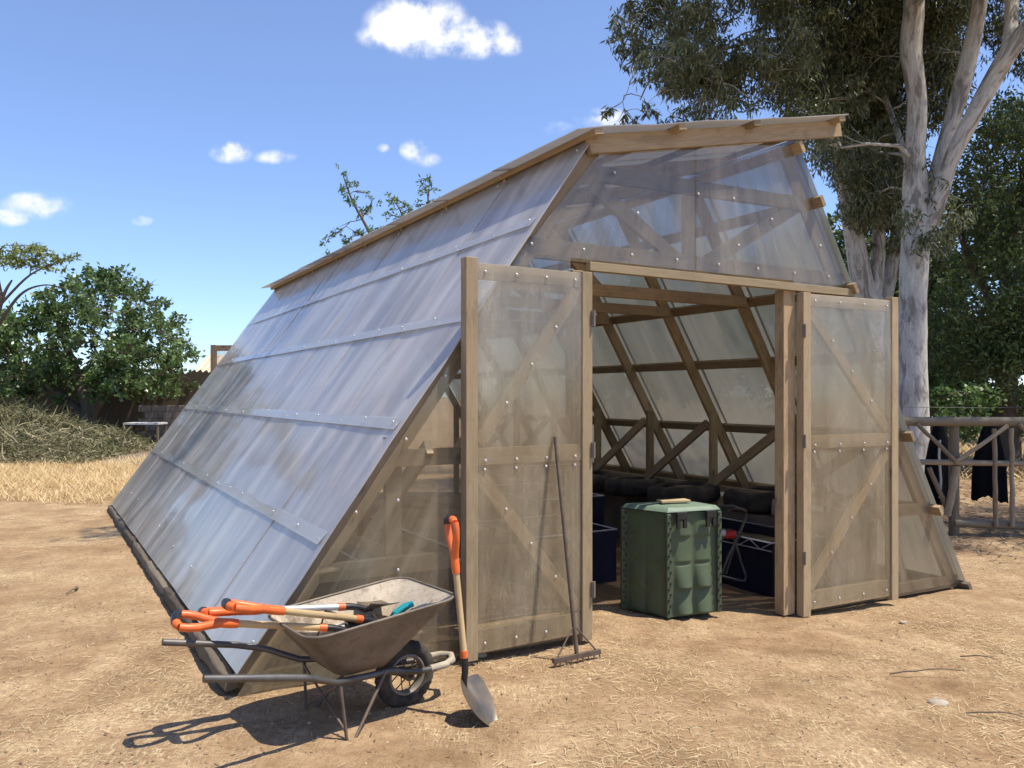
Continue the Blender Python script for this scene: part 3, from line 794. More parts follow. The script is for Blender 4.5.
# ------------------------------------------------------------------ WHEELBARROW
BO = Vector((-.551, 4.118, 0)); BA = math.atan2(.617, .787)
WB = empty('wheelbarrow', BO, BA)
tag(WB, 'worn grey metal wheelbarrow with cement crusted tray loaded with tools', 'wheelbarrow')
def tray():
    def ring(u0, u1, w0, w1, z0, z1, rc, n=7):
        """rounded rectangle, u0 back u1 front"""
        pts = []
        for (cu, cv, a0, wu) in ((u1, w1, 0, 1), (u0, w0, 90, -1), (u0, -w0, 180, -1), (u1, -w1, 270, 1)):
            for k in range(n):
                a = R(a0 + 90 * k / (n - 1))
                sx = 1 if cu == u1 else -1; sy = 1 if cv > 0 else -1
                x = cu - sx * rc + rc * math.cos(a); y = cv - sy * rc + rc * math.sin(a)
                f_ = (x - u0) / (u1 - u0); pts.append(Vector((x, y, lerp(z0, z1, f_))))
        return pts
    rings = []
    top = (-.64, .15, .28, .29, .525, .60, .10)
    bot = (-.45, -.17, .17, .15, .30, .29, .06)
    N = 8
    for k in range(N + 1):
        a = k / N; e_ = a ** .8
        rings.append(ring(*[lerp(bot[j], top[j], e_) for j in range(7)]))
    n = len(rings[0])
    def mesh(off, name, mat, flip):
        m = MB()
        R2 = []
        cen = Vector((-.3, 0, .5))
        for g in rings:
            R2.append([p + (Vector((cen.x, cen.y, p.z)) - p).normalized() * off + Vector((0, 0, off * .6)) for p in g])
        vs = [p for g in R2 for p in g]; fs = []
        for i in range(N):
            for k in range(n):
                f = (i * n + k, i * n + (k + 1) % n, (i + 1) * n + (k + 1) % n, (i + 1) * n + k)
                fs.append(f[::-1] if flip else f)
        fb = list(range(n)); fs.append(fb if flip else fb[::-1])
        m.add(vs, fs, [[(0, 0)] * len(f) for f in fs], True)
        return m.build(name, mat, WB)
    o1 = mesh(0, 'tray', M['tray'], False); mesh(.004, 'tray_inside', M['tray_in'], True)
    m = MB(); m.tube([p + Vector((0, 0, .002)) for p in rings[-1]], .0075, 8, closed=True); m.build('rim', M['tray'], WB)
tray()
# tube frame
for sg in (-1, 1):
    m = MB(); v = sg
    m.tube([(-1.10, .30 * v, .47), (-.95, .295 * v, .437), (-.78, .285 * v, .40), (-.66, .265 * v, .368)], .016, 12)
    m.tube([(-1.1035, .30 * v, .4705), (-1.10, .30 * v, .47)], [.0165, .0165], 12)
    o = m.build('handle', M['steel'], WB)
    m = MB(); m.tube([(-.67, .267 * v, .370), (-.62, .255 * v, .353), (-.56, .235 * v, .325), (-.48, .205 * v, .29), (-.3, .16 * v, .268), (-.15, .115 * v, .25), (0, .085 * v, .205), (.12, .085 * v, .195), (.22, .075 * v, .2), (.265, .045 * v, .205), (.28, 0, .207)], .0155, 12)
    m.build('frame_tube', M['rubber'] if 0 else M['steel'], WB)
    m = MB(); m.tube([(-.46, .20 * v, .275), (-.44, .225 * v, .03), (-.43, .225 * v, .008), (-.40, .225 * v, .012), (-.19, .14 * v, .262)], .0085, 8); m.build('leg', M['rust'], WB)
    m = MB(); m.tube([(-.47, .19 * v, .27), (-.435, -.215 * v, .05)], .006, 8); m.build('stay', M['rust'], WB)
m = MB(); m.tube([(.10, .083, .198), (.2, .08, .2), (.255, .055, .206), (.285, 0, .21), (.255, -.055, .206), (.2, -.08, .2), (.10, -.083, .198)], .0185, 12); m.build('front_loop', M['stone'], WB)
# wheel
def wheel():
    rw, tw = .165, .036
    def torus(name, Rm, a_, b_, mat, n=48, k=14, tread=False):
        m = MB()
        def fn(u, v):
            A = u * 2 * math.pi; Bq = v * 2 * math.pi
            rr = Rm + a_ * math.cos(Bq)
            if tread and math.cos(Bq) > .55: rr -= .004 * (1 if int(u * 72) % 2 else 0)
            return Vector((rr * math.cos(A), b_ * math.sin(Bq), rr * math.sin(A))), Vector((0, 1, 0))
        m.grid(fn, n, k); return m.build(name, mat, W)
    W = MB(); W.tube([(0, -.09, 0), (0, .09, 0)], .011, 10); W.tube([(0, -.05, 0), (0, .05, 0)], .026, 14)
    W = W.build('wheel', M['rust'], WB); W.location = (0, 0, .172); W.rotation_euler = (0, .3, 0)
    torus('tyre', .135, .037, .037, M['rubber'], 144, 16, True)
    torus('rim', .098, .012, .030, M['dusty_metal'])
    sp = MB()
    for k in range(12):
        a = 2 * math.pi * k / 12; sg = 1 if k % 2 else -1
        sp.tube([(.02 * math.cos(a), .03 * sg, .02 * math.sin(a)), (.095 * math.cos(a + .15), .0, .095 * math.sin(a + .15))], .0035, 6)
    sp.build('spokes', M['rust'], W)
wheel()

# ------------------------------------------------------------------ hand tools
def frame(p, q, up):
    """matrix with local +X from p to q, Z towards up"""
    x = (Vector(q) - Vector(p)).normalized(); up = Vector(up); z = (up - x * up.dot(x)).normalized(); y = z.cross(x)
    return Matrix(((x.x, y.x, z.x, p[0]), (x.y, y.y, z.y, p[1]), (x.z, y.z, z.z, p[2]), (0, 0, 0, 1)))
def shovel(name, p, q, up, label, shaft_mat, kind='spade', L=1.04, group=None, cat='shovel', kink=0.0, groll=0.0):
    """local X runs from the grip end (0) to the blade tip (L). Z = up = blade front"""
    e = empty(name, (0, 0, 0)); e.matrix_world = frame(p, q, up)
    tag(e, label, cat, group)
    g = MB()    # D grip
    g.tube([(.02, -.052, .0), (.055, -.056, .0), (.10, -.046, 0), (.15, -.022, 0), (.19, -.006, 0)], [.018, .0185, .0185, .019, .020], 10)
    g.tube([(.02, .052, .0), (.055, .056, .0), (.10, .046, 0), (.15, .022, 0), (.19, .006, 0)], [.018, .0185, .0185, .019, .020], 10)
    g.tube([(.17, 0, 0), (.24, 0, 0), (.275, 0, 0)], [.021, .0225, .020], 12)
    g.tube([(.02, -.045, 0), (.008, -.03, 0), (.006, -.012, 0)], [.018, .020, .020], 10)
    g.build('grip', M['orange'], e).rotation_euler = (groll, 0, 0)
    g = MB(); g.tube([(.006, -.016, 0), (.004, .02, 0), (.012, .05, 0), (.028, .056, 0)], [.0225, .0225, .0225, .019], 12); g.build('grip_pad', M['black'], e).rotation_euler = (groll, 0, 0)
    s_ = MB(); s_.tube([(.26, 0, 0), (.66, 0, 0)], .0165, 14); s_.build('shaft', shaft_mat, e)
    c = MB(); c.tube([(.655, 0, 0), (.69, 0, 0)], .020, 14); c.build('collar', M['orange'], e)
    k = MB(); k.tube([(.685, 0, 0), (.72, 0, 0), (.76, 0, -.004), (.80, 0, -.014), (.84, 0, -.014)], [.0185, .018, .0165, .016, .012], 12); k.build('socket', M['black'], e)
    b = MB()
    bw = .105 if kind == 'spade' else .12
    def fn(u, v):
        x = lerp(.79, L, u); yy = (v - .5) * 2
        if kind == 'spade': wd = bw * (min(1, .80 + 1.2 * u) if u < .35 else (1 - ((u - .35) / .65) ** 1.9 * .985))
        else: wd = bw * (.8 + .2 * u)
        y = yy * wd
        z = -.012 + .030 * (yy ** 2) * (1 - .6 * u) - .022 * math.exp(-(yy / .16) ** 2) * max(0, 1 - u * 1.6) + .02 * u * u + kink * (x - .79)
        return Vector((x, y, z)), Vector((0, 0, 1))
    b.grid(fn, 18, 14, .0028); b.build('blade', M['blade'], e)
    return e
# standing shovel, leaning on the barrow's front corner
topg = Vector((-.308, 4.03, .985)); foot = Vector((-.205, 3.945, .0))
shovel('shovel', topg, foot, (.86, -.42, .1), 'pointed shovel with orange grip standing upright against the wheelbarrow corner', M['shaft'], 'spade', L=1.04, kink=.52, groll=R(-52))
# tools in the barrow
def bp(u, v, z):
    return Vector((BO.x + u * math.cos(BA) - v * math.sin(BA), BO.y + u * math.sin(BA) + v * math.cos(BA), z))
GR = 'long handled tools lying in the wheelbarrow'
shovel('shovel', bp(-.90, .03, .665), bp(-.06, .02, .44), (0, 0, 1), 'uppermost tool in the wheelbarrow, orange D grip with black end and yellow shaft', M['shaft'], 'spade', L=.96, group=GR)
shovel('shovel', bp(-1.09, .155, .60), bp(-.16, -.03, .43), (.1, -.3, 1), 'tool in the wheelbarrow whose orange grip lies over the far handle tube', M['shaft'], 'spade', L=.93, group=GR)
shovel('shovel', bp(-.95, .22, .60), bp(.02, .11, .50), (0, .2, 1), 'tool in the wheelbarrow with silver shaft, rearmost of the orange grips', M['bolt'], 'flat', L=.94, group=GR)
# secateurs
e = empty('secateurs', bp(-.08, .03, .45)); tag(e, 'pair of teal handled secateurs at the front of the wheelbarrow tray', 'secateurs')
for k, dy in enumerate((0, .035)):
    m = MB(); m.tube([(0, dy * .2, 0), (.04, dy + .01, .03), (.09, dy + .015, .06), (.13, dy, .075)], [.008, .012, .013, .011], 10); m.build('handle', M['teal'], e)
m = MB(); m.box((-.07, 0, -.03), (0, .005, 0), .022, .006); m.build('blade', M['steel'], e)
e.rotation_euler = (0, 0, .3)
# crumpled white bag and black hoe head
m = MB(); m.grid(lambda a, b: (bp(-.17 + .24 * (a - .5), .12 + .18 * (b - .5), .43 + .035 * math.sin(a * 3.14) * math.sin(b * 3.14) + .02 * mn.noise((a * 5, b * 5, 2))), Vector((0, 0, 1))), 12, 12, .003)
tag(m.build('bag', M['white'], None), 'crumpled white bag lying in the wheelbarrow tray', 'bag')
m = MB(); m.tube([bp(-.42, .14, .40), bp(-.40, .13, .47), bp(-.385, .12, .535)], .0045, 8)
m.box(bp(-.385, .12, .535), bp(-.23, .02, .46), .022, .012)
tag(m.build('sickle', M['black'], None), 'black sickle like hand tool sticking up from the wheelbarrow tray', 'hand tool')

# ------------------------------------------------------------------ RAKE leaning on the left door
ra, rb = Vector((.242, 4.724, .035)), Vector((.539, 4.904, .035)); rm = (ra + rb) / 2
topr = g3((-.295, -.118, 1.345))
e = empty('rake', (rm.x, rm.y, 0)); tag(e, 'long steel rake leaning against the left door with its teeth on the dirt', 'rake')
m = MB(); m.box(ra - Vector((rm.x, rm.y, 0)), rb - Vector((rm.x, rm.y, 0)), .022, .03); m.build('head_bar', M['rust'], e, .002)
m = MB(); m.tube([(0, 0, .045), topr - Vector((rm.x, rm.y, 0))], [.0135, .011], 12); m.build('handle', M['rust'], e)
for sg in (-1, 1):
    q = (rb - ra) * .42 * sg; hp = Vector((0, 0, .045)).lerp(topr - Vector((rm.x, rm.y, 0)), .13)
    m = MB(); m.tube([hp, q + Vector((0, 0, .045))], .005, 6); m.build('stay', M['rust'], e)
for k in range(9):
    q = (rb - ra) * lerp(-.48, .48, k / 8)
    m = MB(); m.tube([q + Vector((0, 0, .03)), q + Vector((.006, -.012, -.005))], [.005, .003], 6); m.build('tooth', M['rust'], e)

# ------------------------------------------------------------------ RAIL FENCE with black coats
FY = 10.2; fz = -.19
FD = Vector((1, -.02, 0)).normalized()
F0 = Vector((at(905, 420, FY).x, FY, 0))
FE = empty('rail_fence', (F0.x, F0.y, fz)); tag(FE, 'weathered round pole fence with crossed braces right of the greenhouse', 'fence')
def fpt(px, py): 
    p = at(px, py, FY); return Vector((p.x - F0.x, 0, p.z - fz))
def pole(name, a, b, r, off=0):
    m = MB(); n = 8; a = Vector(a); b = Vector(b); L_ = (b - a)
    pts = [a + L_ * (k / n) + Vector((0, off, 0)) + Vector((mn.noise((k * .7, a.x * 3, 1)), mn.noise((k * .7, a.z * 5, 2)), mn.noise((k * .7, b.x * 3, 3)))) * .012 for k in range(n + 1)]
    m.tube(pts, [r * (1 + .12 * mn.noise((k * .9, a.x, 5))) for k in range(n + 1)], 10); return m.build(name, M['wood_grey'], FE)
e2 = 1460
pole('top_rail', fpt(890, 421), fpt(e2, 424), .058)
pole('middle_rail', fpt(890, 461), fpt(e2, 472), .035, -.02)
pole('bottom_rail', fpt(955, 523), fpt(e2, 545), .05, .03)
for px in (957, 1058, 1160, 1262, 1364, 1456):
    pole('post', fpt(px, 418) * 1, Vector((fpt(px, 400).x, 0, -.15)), .062, .07)
    for d_ in (35, 52, 70):
        pole('baluster', fpt(px + d_, 428), Vector((fpt(px + d_ + 1, 400).x, 0, .12)), .028, -.05)
    pole('brace', fpt(px - 5, 462), fpt(px + 48, 426), .026, -.06); pole('brace', fpt(px - 3, 462), fpt(px - 42, 424), .026, -.06)
    pole('brace', fpt(px - 12, 515) , fpt(px - 2, 466), .045, -.04)
pole('brace', fpt(930, 468), fpt(951, 516), .03, .02)

def coat(px0, px1, y0, y1, Y, label):
    c = at((px0 + px1) / 2, y0, Y); w = (px1 - px0) / 800 * Y / 2; h = (y1 - y0) / 800 * Y
    e = empty('coat', (c.x, c.y, c.z)); tag(e, label, 'coat', 'black garments hung behind the rail fence')
    m = MB()
    def fn(a, b):   # b round, a down
        ang = b * 2 * math.pi; ww = w * (.30 + .70 * min(1, a * 1.9) ** .7) ; fold = 1 + .13 * math.sin(ang * 7 + px0) * a
        hem = (.05 * math.sin(ang * 2 + px0) + .04 * mn.noise((math.cos(ang) * 3, math.sin(ang) * 3, px0))) * a
        return Vector((ww * math.cos(ang) * fold, .13 * math.sin(ang) * (.4 + .6 * a) * fold, -a * h + hem)), Vector((math.cos(ang), math.sin(ang), 0))
    m.grid(fn, 18, 48, .006); m.build('cloth', M['cloth'], e)
    m = MB(); m.tube([(0, 0, 0), (0, 0, .12), (.03, 0, .16)], .004, 6); m.build('hanger', M['steel'], e)
coat(926, 952, 424, 500, 11.0, 'narrow black coat hanging behind the fence beside the greenhouse corner')
coat(974, 1006, 424, 498, 11.2, 'wide black coat hanging behind the fence, right of the middle post')
ht = MB(); p = at(938, 426, 10.9)
ht.tube([at(940, 440, 10.7), at(939, 455, 10.7), at(941, 480, 10.7), at(940, 498, 10.7)], .015, 8)
tag(ht.build('hose', M['white'], None), 'pale hose hanging down in front of the narrow black coat', 'hose')
# the line that carries the coats
ln = MB(); ln.tube([at(905, 407, 11.1), at(990, 408, 11.15), at(1100, 404, 11.2)], .004, 6)
tag(ln.build('clothes_line', M['steel'], None), 'thin wire line carrying the black coats behind the fence', 'line')

# ------------------------------------------------------------------ TREES
def branch_path(a, b, sag=.1, n=5, wobble=.12):
    a = Vector(a); b = Vector(b); L = (b - a).length; out = []
    k0 = rng.uniform(0, 99)
    for k in range(n + 1):
        f = k / n; p = a.lerp(b, f)
        w = math.sin(f * math.pi)
        p += Vector((mn.noise((f * 2, k0, 0)), mn.noise((f * 2, k0, 7)), mn.noise((f * 2, k0, 13)))) * wobble * L * w
        p.z += sag * L * w
        out.append(p)
    return out
def leaves(centres, radii, n_per, ln, wd, droop, squash=1.0):
    P = []; D = []; W = []
    for c, r in zip(centres, radii):
        n = int(n_per * (r / .6) ** 2 * rng.uniform(.7, 1.2))
        # several twigs inside each clump
        tw = nr.normal(0, 1, (max(4, n // 14), 3)); tw = unit(tw) * (nr.uniform(.15, 1, (len(tw), 1)) ** .5) * r; tw[:, 2] *= squash
        k = nr.randint(0, len(tw), n)
        p = tw[k] + nr.normal(0, r * .13, (n, 3)) + np.array(c)
        d = unit(nr.normal(0, 1, (n, 3)) + np.array([0, 0, -droop])); L = nr.uniform(.6, 1.2, (n, 1)) * ln
        side = unit(np.cross(d, nr.normal(0, 1, (n, 3))))
        P.append(p); D.append(d * L); W.append(side * wd * nr.uniform(.6, 1.2, (n, 1)))
    return np.concatenate(P), np.concatenate(D), np.concatenate(W)

def tree(name, base, limbs, clumps, radii, leafmat, barkmat, label, cat='tree', group=None, n_per=260, ln=.13, wd=.016, droop=1.2, squash=.8, twig_r=.035, max_branch=999):
    """limbs: list of (points, radii) in world; clumps: list of world centres"""
    e = empty(name, base); tag(e, label, cat, group); B0 = Vector(base)
    m = MB(); nodes = []
    for pts, rr in limbs:
        # densify with a smooth curve
        P = [Vector(p) for p in pts]; Q = []; RR = []
        for i in range(len(P) - 1):
            p0 = P[max(i - 1, 0)]; p1 = P[i]; p2 = P[i + 1]; p3 = P[min(i + 2, len(P) - 1)]
            for k in range(6):
                f = k / 6
                Q.append(.5 * ((2 * p1) + (p2 - p0) * f + (2 * p0 - 5 * p1 + 4 * p2 - p3) * f * f + (3 * p1 - p0 - 3 * p2 + p3) * f ** 3)); RR.append(lerp(rr[i], rr[i + 1], f))
        Q.append(P[-1]); RR.append(rr[-1])
        RR = [r * (1 + .09 * mn.noise((q.x * 1.5, q.y * 1.5, q.z * 1.1))) for q, r in zip(Q, RR)]
        m.tube([q - B0 for q in Q], RR, 14); nodes += [(q, r) for q, r in zip(Q, RR)]
    m.build('trunk', barkmat, e)
    bm = MB(); cn = 0
    upper = [x for x in nodes if x[0].z > base[2] + 1.2] or nodes
    for c, r in zip(clumps, radii):
        if cn > max_branch: break
        c = Vector(c)
        q, qr = min(upper, key=lambda x: (x[0] - c).length + max(0, x[0].z - c.z) * .7 + rng.uniform(0, .5))
        d = (c - q).length
        if d > .2:
            r0 = min(qr * .7, twig_r * (.5 + .35 * d)); path = branch_path(q, c, .08, 5, .16)
            bm.tube([p - B0 for p in path], [lerp(r0, .008, k / 5) for k in range(6)], 6, cap=False)
            for _ in range(4):
                f = path[rng.randint(2, 5)]; v = Vector((rng.gauss(0, 1), rng.gauss(0, 1), rng.gauss(0, .8))).normalized() * r * rng.uniform(.6, 1.1)
                bm.tube([p - B0 for p in branch_path(f, c + v, .03, 3, .15)], [.012, .009, .006, .003], 5, cap=False)
            upper.append((path[3], lerp(r0, .008, .6)))
        cn += 1
    if bm.v: bm.build('branches', barkmat, e)
    P, D, W = leaves([Vector(c) - B0 for c in clumps], radii, n_per, ln, wd, droop, squash)
    quads_mesh('crown', P, D, W, leafmat, e)
    return e

def inpoly(x, y, poly):
    c = False; j = len(poly) - 1
    for i in range(len(poly)):
        xi, yi = poly[i]; xj, yj = poly[j]
        if (yi > y) != (yj > y) and x < (xj - xi) * (y - yi) / (yj - yi) + xi: c = not c
        j = i
    return c
def region(poly, n, y0, y1, r0, r1, mind=0):
    xs = [p[0] for p in poly]; ys = [p[1] for p in poly]; out = []; rad = []; tries = 0
    while len(out) < n and tries < 20000:
        tries += 1
        x = rng.uniform(min(xs), max(xs)); y = rng.uniform(min(ys), max(ys))
        if inpoly(x, y, poly):
            Y = rng.uniform(y0, y1); out.append(at(x, y, Y)); rad.append(rng.uniform(r0, r1))
    return out, rad

# main eucalyptus
YE = 16.0
L1 = ([at(913, 495, YE), at(913, 400, YE), at(913, 300, YE), at(916, 215, YE), at(915, 160, YE), at(917, 100, YE), at(911, 50, YE), at(914, 0, YE), at(912, -90, YE + .5), at(905, -200, YE + 1)], [.36, .28, .255, .27, .19, .185, .2, .2, .16, .08])
L2 = ([at(917, 240, YE), at(930, 200, YE + .1), at(940, 160, YE + .1), at(962, 85, YE + .1), at(980, 0, YE), at(985, -90, YE), at(980, -200, YE)], [.2, .17, .14, .165, .14, .11, .06])
L3 = ([at(920, 245, YE), at(936, 205, YE - .2), at(951, 160, YE - .4), at(972, 118, YE - .6), at(990, 85, YE - .7), at(1014, 45, YE - .9), at(1070, -30, YE - 1), at(1130, -140, YE - 1)], [.2, .17, .15, .16, .17, .165, .13, .06])
L4 = ([at(1002, 66, YE - .8), at(1010, 35, YE - .7), at(1012, 0, YE - .5), at(1016, -70, YE - .4)], [.10, .13, .12, .07])
L5 = ([at(916, 190, YE + .1), at(872, 70, YE + 2), at(800, -20, YE + 2), at(720, -30, YE + 1), at(650, 0, YE)], [.07, .055, .05, .04, .02])
L6 = ([at(872, 70, YE + 2), at(790, 40, YE + 1.8), at(720, 50, YE + .6), at(660, 70, YE + .2), at(640, 100, YE)], [.04, .035, .03, .025, .012])
c1, r1 = region([(640, -40), (790, -40), (800, 40), (820, 140), (740, 112), (700, 100), (650, 70)], 60, 14.5, 18, .35, .65)
c2, r2 = region([(780, -60), (905, -60), (908, 120), (900, 200), (860, 210), (830, 130)], 66, 16.6, 19.5, .45, .85)
c3, r3 = region([(615, -10), (670, -20), (680, 60), (640, 70), (620, 40)], 10, 14.5, 16, .3, .5)
c4 = [at(606, 112, 15), at(628, 122, 15.3), at(636, 70, 15), at(652, 112, 15.2), at(668, 88, 15), at(700, 118, 15.4), at(675, 118, 15.6), at(717, 98, 16)]; r4 = [.2, .26, .3, .22, .26, .36, .3, .4]
c5, r5 = region([(925, -60), (978, -60), (968, 30), (950, 90), (930, 140)], 34, 16.6, 19, .4, .7)
c5b, r5b = region([(990, -60), (1100, -60), (1100, 60), (1010, 60), (985, 30)], 30, 16.8, 19, .3, .55); c5 += c5b; r5 += r5b
c6, r6 = region([(905, 160), (960, 180), (965, 230), (930, 250), (900, 240)], 10, 15.2, 16.6, .25, .45)
c7, r7 = region([(640, -220), (1150, -230), (1120, -60), (660, -60)], 42, 13.5, 19, .8, 1.3)
c8 = [Vector((rng.uniform(6.5, 12.5), rng.uniform(8.8, 13.5), rng.uniform(9.5, 12.5))) for _ in range(36)]; r8 = [rng.uniform(.5, 1.0) for _ in c8]  # unseen crown clumps above the frame, added to shade the fence ground
c9 = [Vector((-.1, 8.7, 10.4)), Vector((-.6, 8.2, 10.2)), Vector((.3, 9.4, 10.6)), Vector((-.9, 8.9, 10.0)), Vector((.9, 8.6, 10.8))]; r9 = [.5, .35, .4, .3, .4]
L6b = ([at(800, -20, YE + .3), Vector((5.0, 13.5, 10.8)), Vector((3.0, 11.0, 11.2)), Vector((1.0, 9.2, 10.8)), Vector((-.6, 8.6, 10.2))], [.12, .10, .07, .045, .02])
L7 = ([at(916, 0, YE), Vector((8.6, 14, 12)), Vector((9.2, 11.5, 12)), Vector((9, 9.8, 11.4))], [.15, .12, .08, .03])
c1 = c1 + c8 + c9; r1 = r1 + r8 + r9
tree('eucalyptus_tree', at(913, 495, YE), [L1, L2, L3, L4, L5, L6, L6b, L7], c1 + c2 + c3 + c4 + c5 + c6 + c7, r1 + r2 + r3 + r4 + r5 + r6 + r7, M['leaf_euc'], M['bark_pale'],
     'tall pale barked eucalyptus with three thick limbs right of the greenhouse roof', n_per=560, ln=.17, wd=.019, droop=1.6)
# second eucalyptus, darker, behind
YF = 19
K1 = ([at(876, 480, YF), at(874, 320, YF), at(864, 290, YF), at(852, 225, YF), at(840, 150, YF), at(832, 80, YF), at(826, -40, YF)], [.32, .28, .25, .22, .19, .15, .08])
K2 = ([at(872, 310, YF), at(878, 260, YF), at(878, 200, YF), at(872, 100, YF), at(880, 0, YF)], [.18, .16, .13, .1, .07])
K3 = ([at(876, 340, YF + .2), at(890, 280, YF + .2), at(897, 210, YF + .3), at(896, 100, YF)], [.17, .15, .12, .08])
c1, r1 = region([(800, 60), (905, 40), (905, 190), (880, 240), (850, 180), (815, 130)], 48, 18, 21, .5, .85)
c2, r2 = region([(835, 150), (905, 180), (905, 300), (880, 300), (858, 240)], 12, 18, 20, .3, .5)
tree('eucalyptus_tree', at(876, 480, YF), [K1, K2, K3], c1 + c2, r1 + r2, M['leaf_euc'], M['bark_pale'],
     'darker leaning eucalyptus between the gable edge and the big pale trunk', n_per=560, ln=.17, wd=.021, droop=1.4)
# dense dark tree on the right
YD = 20
T1 = ([at(1010, 470, YD), at(1006, 350, YD), at(1012, 250, YD), at(1030, 150, YD)], [.28, .24, .18, .08])
T2 = ([at(1008, 330, YD), at(975, 270, YD), at(955, 220, YD)], [.14, .1, .05])
c1, r1 = region([(928, 230), (950, 180), (975, 130), (1024, 80), (1120, 75), (1160, 370), (1000, 372), (930, 370)], 135, 17.5, 22, .5, .95)
tree('dense_tree', at(1010, 470, YD), [T1, T2], c1, r1, M['leaf_pine'], M['bark_dark'],
     'dense dark green tree filling the right edge behind the pale trunk', n_per=300, ln=.14, wd=.03, droop=.5)
# far trees forming the wood behind
wood = ['far dark tree low behind the pale trunk, above the fence', 'far tree behind the black coats', 'far shadowy tree at the right edge above the rail', 'far tree seen under the gable edge', 'far green tree beyond the right edge of the greenhouse', 'far tree seen blurred through the greenhouse, left of the doorway middle', 'far tree seen blurred through the greenhouse above the compost bin', 'far tree seen blurred through the greenhouse by the right jamb']
for k, (px, top, Y, w) in enumerate(((965, 330, 30, 3.0), (925, 240, 31, 3.0), (1060, 250, 28, 4.0), (885, 260, 33, 3.2), (1180, 260, 30, 4.5), (620, 285, 31, 3.4), (715, 250, 30, 3.6), (810, 240, 29, 3.6))):
    b = at(px, 400, Y); b.z = 0; cs = []; rs = []
    hgt = CAMH + (395 - top) / 800 * Y
    for _ in range(34):
        a = rng.uniform(0, 6.28); q = rng.random() ** .5; z = rng.uniform(.25, 1)
        cs.append(b + Vector((math.cos(a) * q * w * (1.1 - .5 * z), math.sin(a) * q * w * .8, hgt * z))); rs.append(rng.uniform(.7, 1.1))
    tree('woodland_tree', b, [([b, b + Vector((0, 0, hgt * .5)), b + Vector((.3, 0, hgt * .9))], [.22, .16, .05])], cs, rs, M['leaf_pine'], M['bark_dark'], wood[k], group='trees of the wood beyond the fence', n_per=170, ln=.28, wd=.06, droop=.4)
for k, (px, Y) in enumerate(((983, 24), (999, 25.5))):
    pass
# light shrubs behind the fence
sh = ['light green shrub behind the fence left of the middle post', 'light green shrub at the foot of the pale trunk', 'low green shrub at the right edge behind the rail', 'green shrub far right beyond the frame']
for k, (px, py, Y, w) in enumerate(((955, 385, 20, 1.3), (930, 400, 18, 1.0), (1015, 400, 21, 1.4), (1100, 395, 19, 1.5))):
    b = at(px, 400, Y); b.z = -.15; cs = []; rs = []
    hgt = CAMH + (395 - py) / 800 * Y + .3
    for _ in range(22):
        a = rng.uniform(0, 6.28); q = rng.random() ** .5
        cs.append(b + Vector((math.cos(a) * q * w, math.sin(a) * q * w, rng.uniform(.7, hgt)))); rs.append(rng.uniform(.25, .5))
    tree('shrub', b, [([b, b + Vector((.1, 0, hgt * .7))], [.05, .02])], cs, rs, M['leaf_shrub'], M['bark_dark'], sh[k], 'shrub', 'shrubs beyond the rail fence', n_per=330, ln=.13, wd=.04, droop=.3)

# fig tree on the left
YG = 25
b = at(85, 400, YG); b.z = 0
FL = [([b, b + Vector((.1, 0, 1.2)), b + Vector((-.5, .2, 2.6)), b + Vector((-.9, 0, 4))], [.28, .22, .14, .05]),
      ([b + Vector((.05, 0, .8)), b + Vector((1.0, -.3, 2.0)), b + Vector((2.0, -.3, 3.3))], [.18, .12, .05]),
      ([b + Vector((0, 0, .9)), b + Vector((-1.3, .3, 1.9)), b + Vector((-2.3, 0, 2.8))], [.18, .12, .05])]
c1, r1 = region([(-30, 325), (20, 315), (48, 290), (75, 276), (105, 272), (135, 276), (158, 290), (170, 315), (180, 330), (188, 352), (184, 385), (150, 392), (60, 385), (-30, 390)], 150, 22.6, 27.5, .38, .62)
cx_, rx_ = region([(-30, 370), (150, 370), (140, 398), (60, 408), (-30, 400)], 22, 23.5, 26.5, .35, .5); c1 += cx_; r1 += rx_
c2 = [at(66, 278, 25), at(128, 272, 25), at(162, 300, 25), at(192, 350, 24.5), at(180, 368, 24), at(92, 272, 25), at(112, 272, 25), at(178, 322, 25), at(150, 285, 25), at(40, 292, 25)]; r2 = [.22, .22, .3, .3, .25, .25, .25, .3, .3, .3]
tree('fig_tree', b, FL, c1 + c2, r1 + r2, M['leaf_fig'], M['bark_dark'], 'round broad leaved dark green tree left of the greenhouse', n_per=170, ln=.17, wd=.055, droop=.3, squash=.75)
# airy tree at the far left
YA = 22
b = at(-12, 400, YA); b.z = 0
AL = [([b, at(-8, 350, YA), at(2, 300, YA), at(12, 280, YA)], [.12, .08, .05, .02]), ([at(-5, 330, YA), at(20, 295, YA), at(45, 285, YA), at(70, 290, YA)], [.05, .035, .02, .01]), ([at(0, 305, YA), at(30, 275, YA), at(60, 262, YA)], [.04, .025, .01]),
      ([at(2, 300, YA), at(-5, 260, YA), at(5, 245, YA)], [.06, .04, .015])]
c1 = [at(5, 252, YA), at(20, 250, YA), at(32, 248, YA), at(45, 253, YA), at(30, 262, YA), at(15, 262, YA), at(58, 258, YA), at(70, 257, YA), at(44, 266, YA), at(-10, 258, YA), at(-25, 262, YA), at(-40, 250, YA), at(-20, 240, YA), at(60, 268, YA)]
tree('airy_tree', b, AL, c1, [.4, .38, .3, .32, .35, .35, .26, .2, .3, .5, .5, .6, .5, .2], M['leaf_light'], M['bark_dark'], 'sparse light green tree with bare branches at the far left edge', n_per=520, ln=.14, wd=.028, droop=.3, squash=.45)
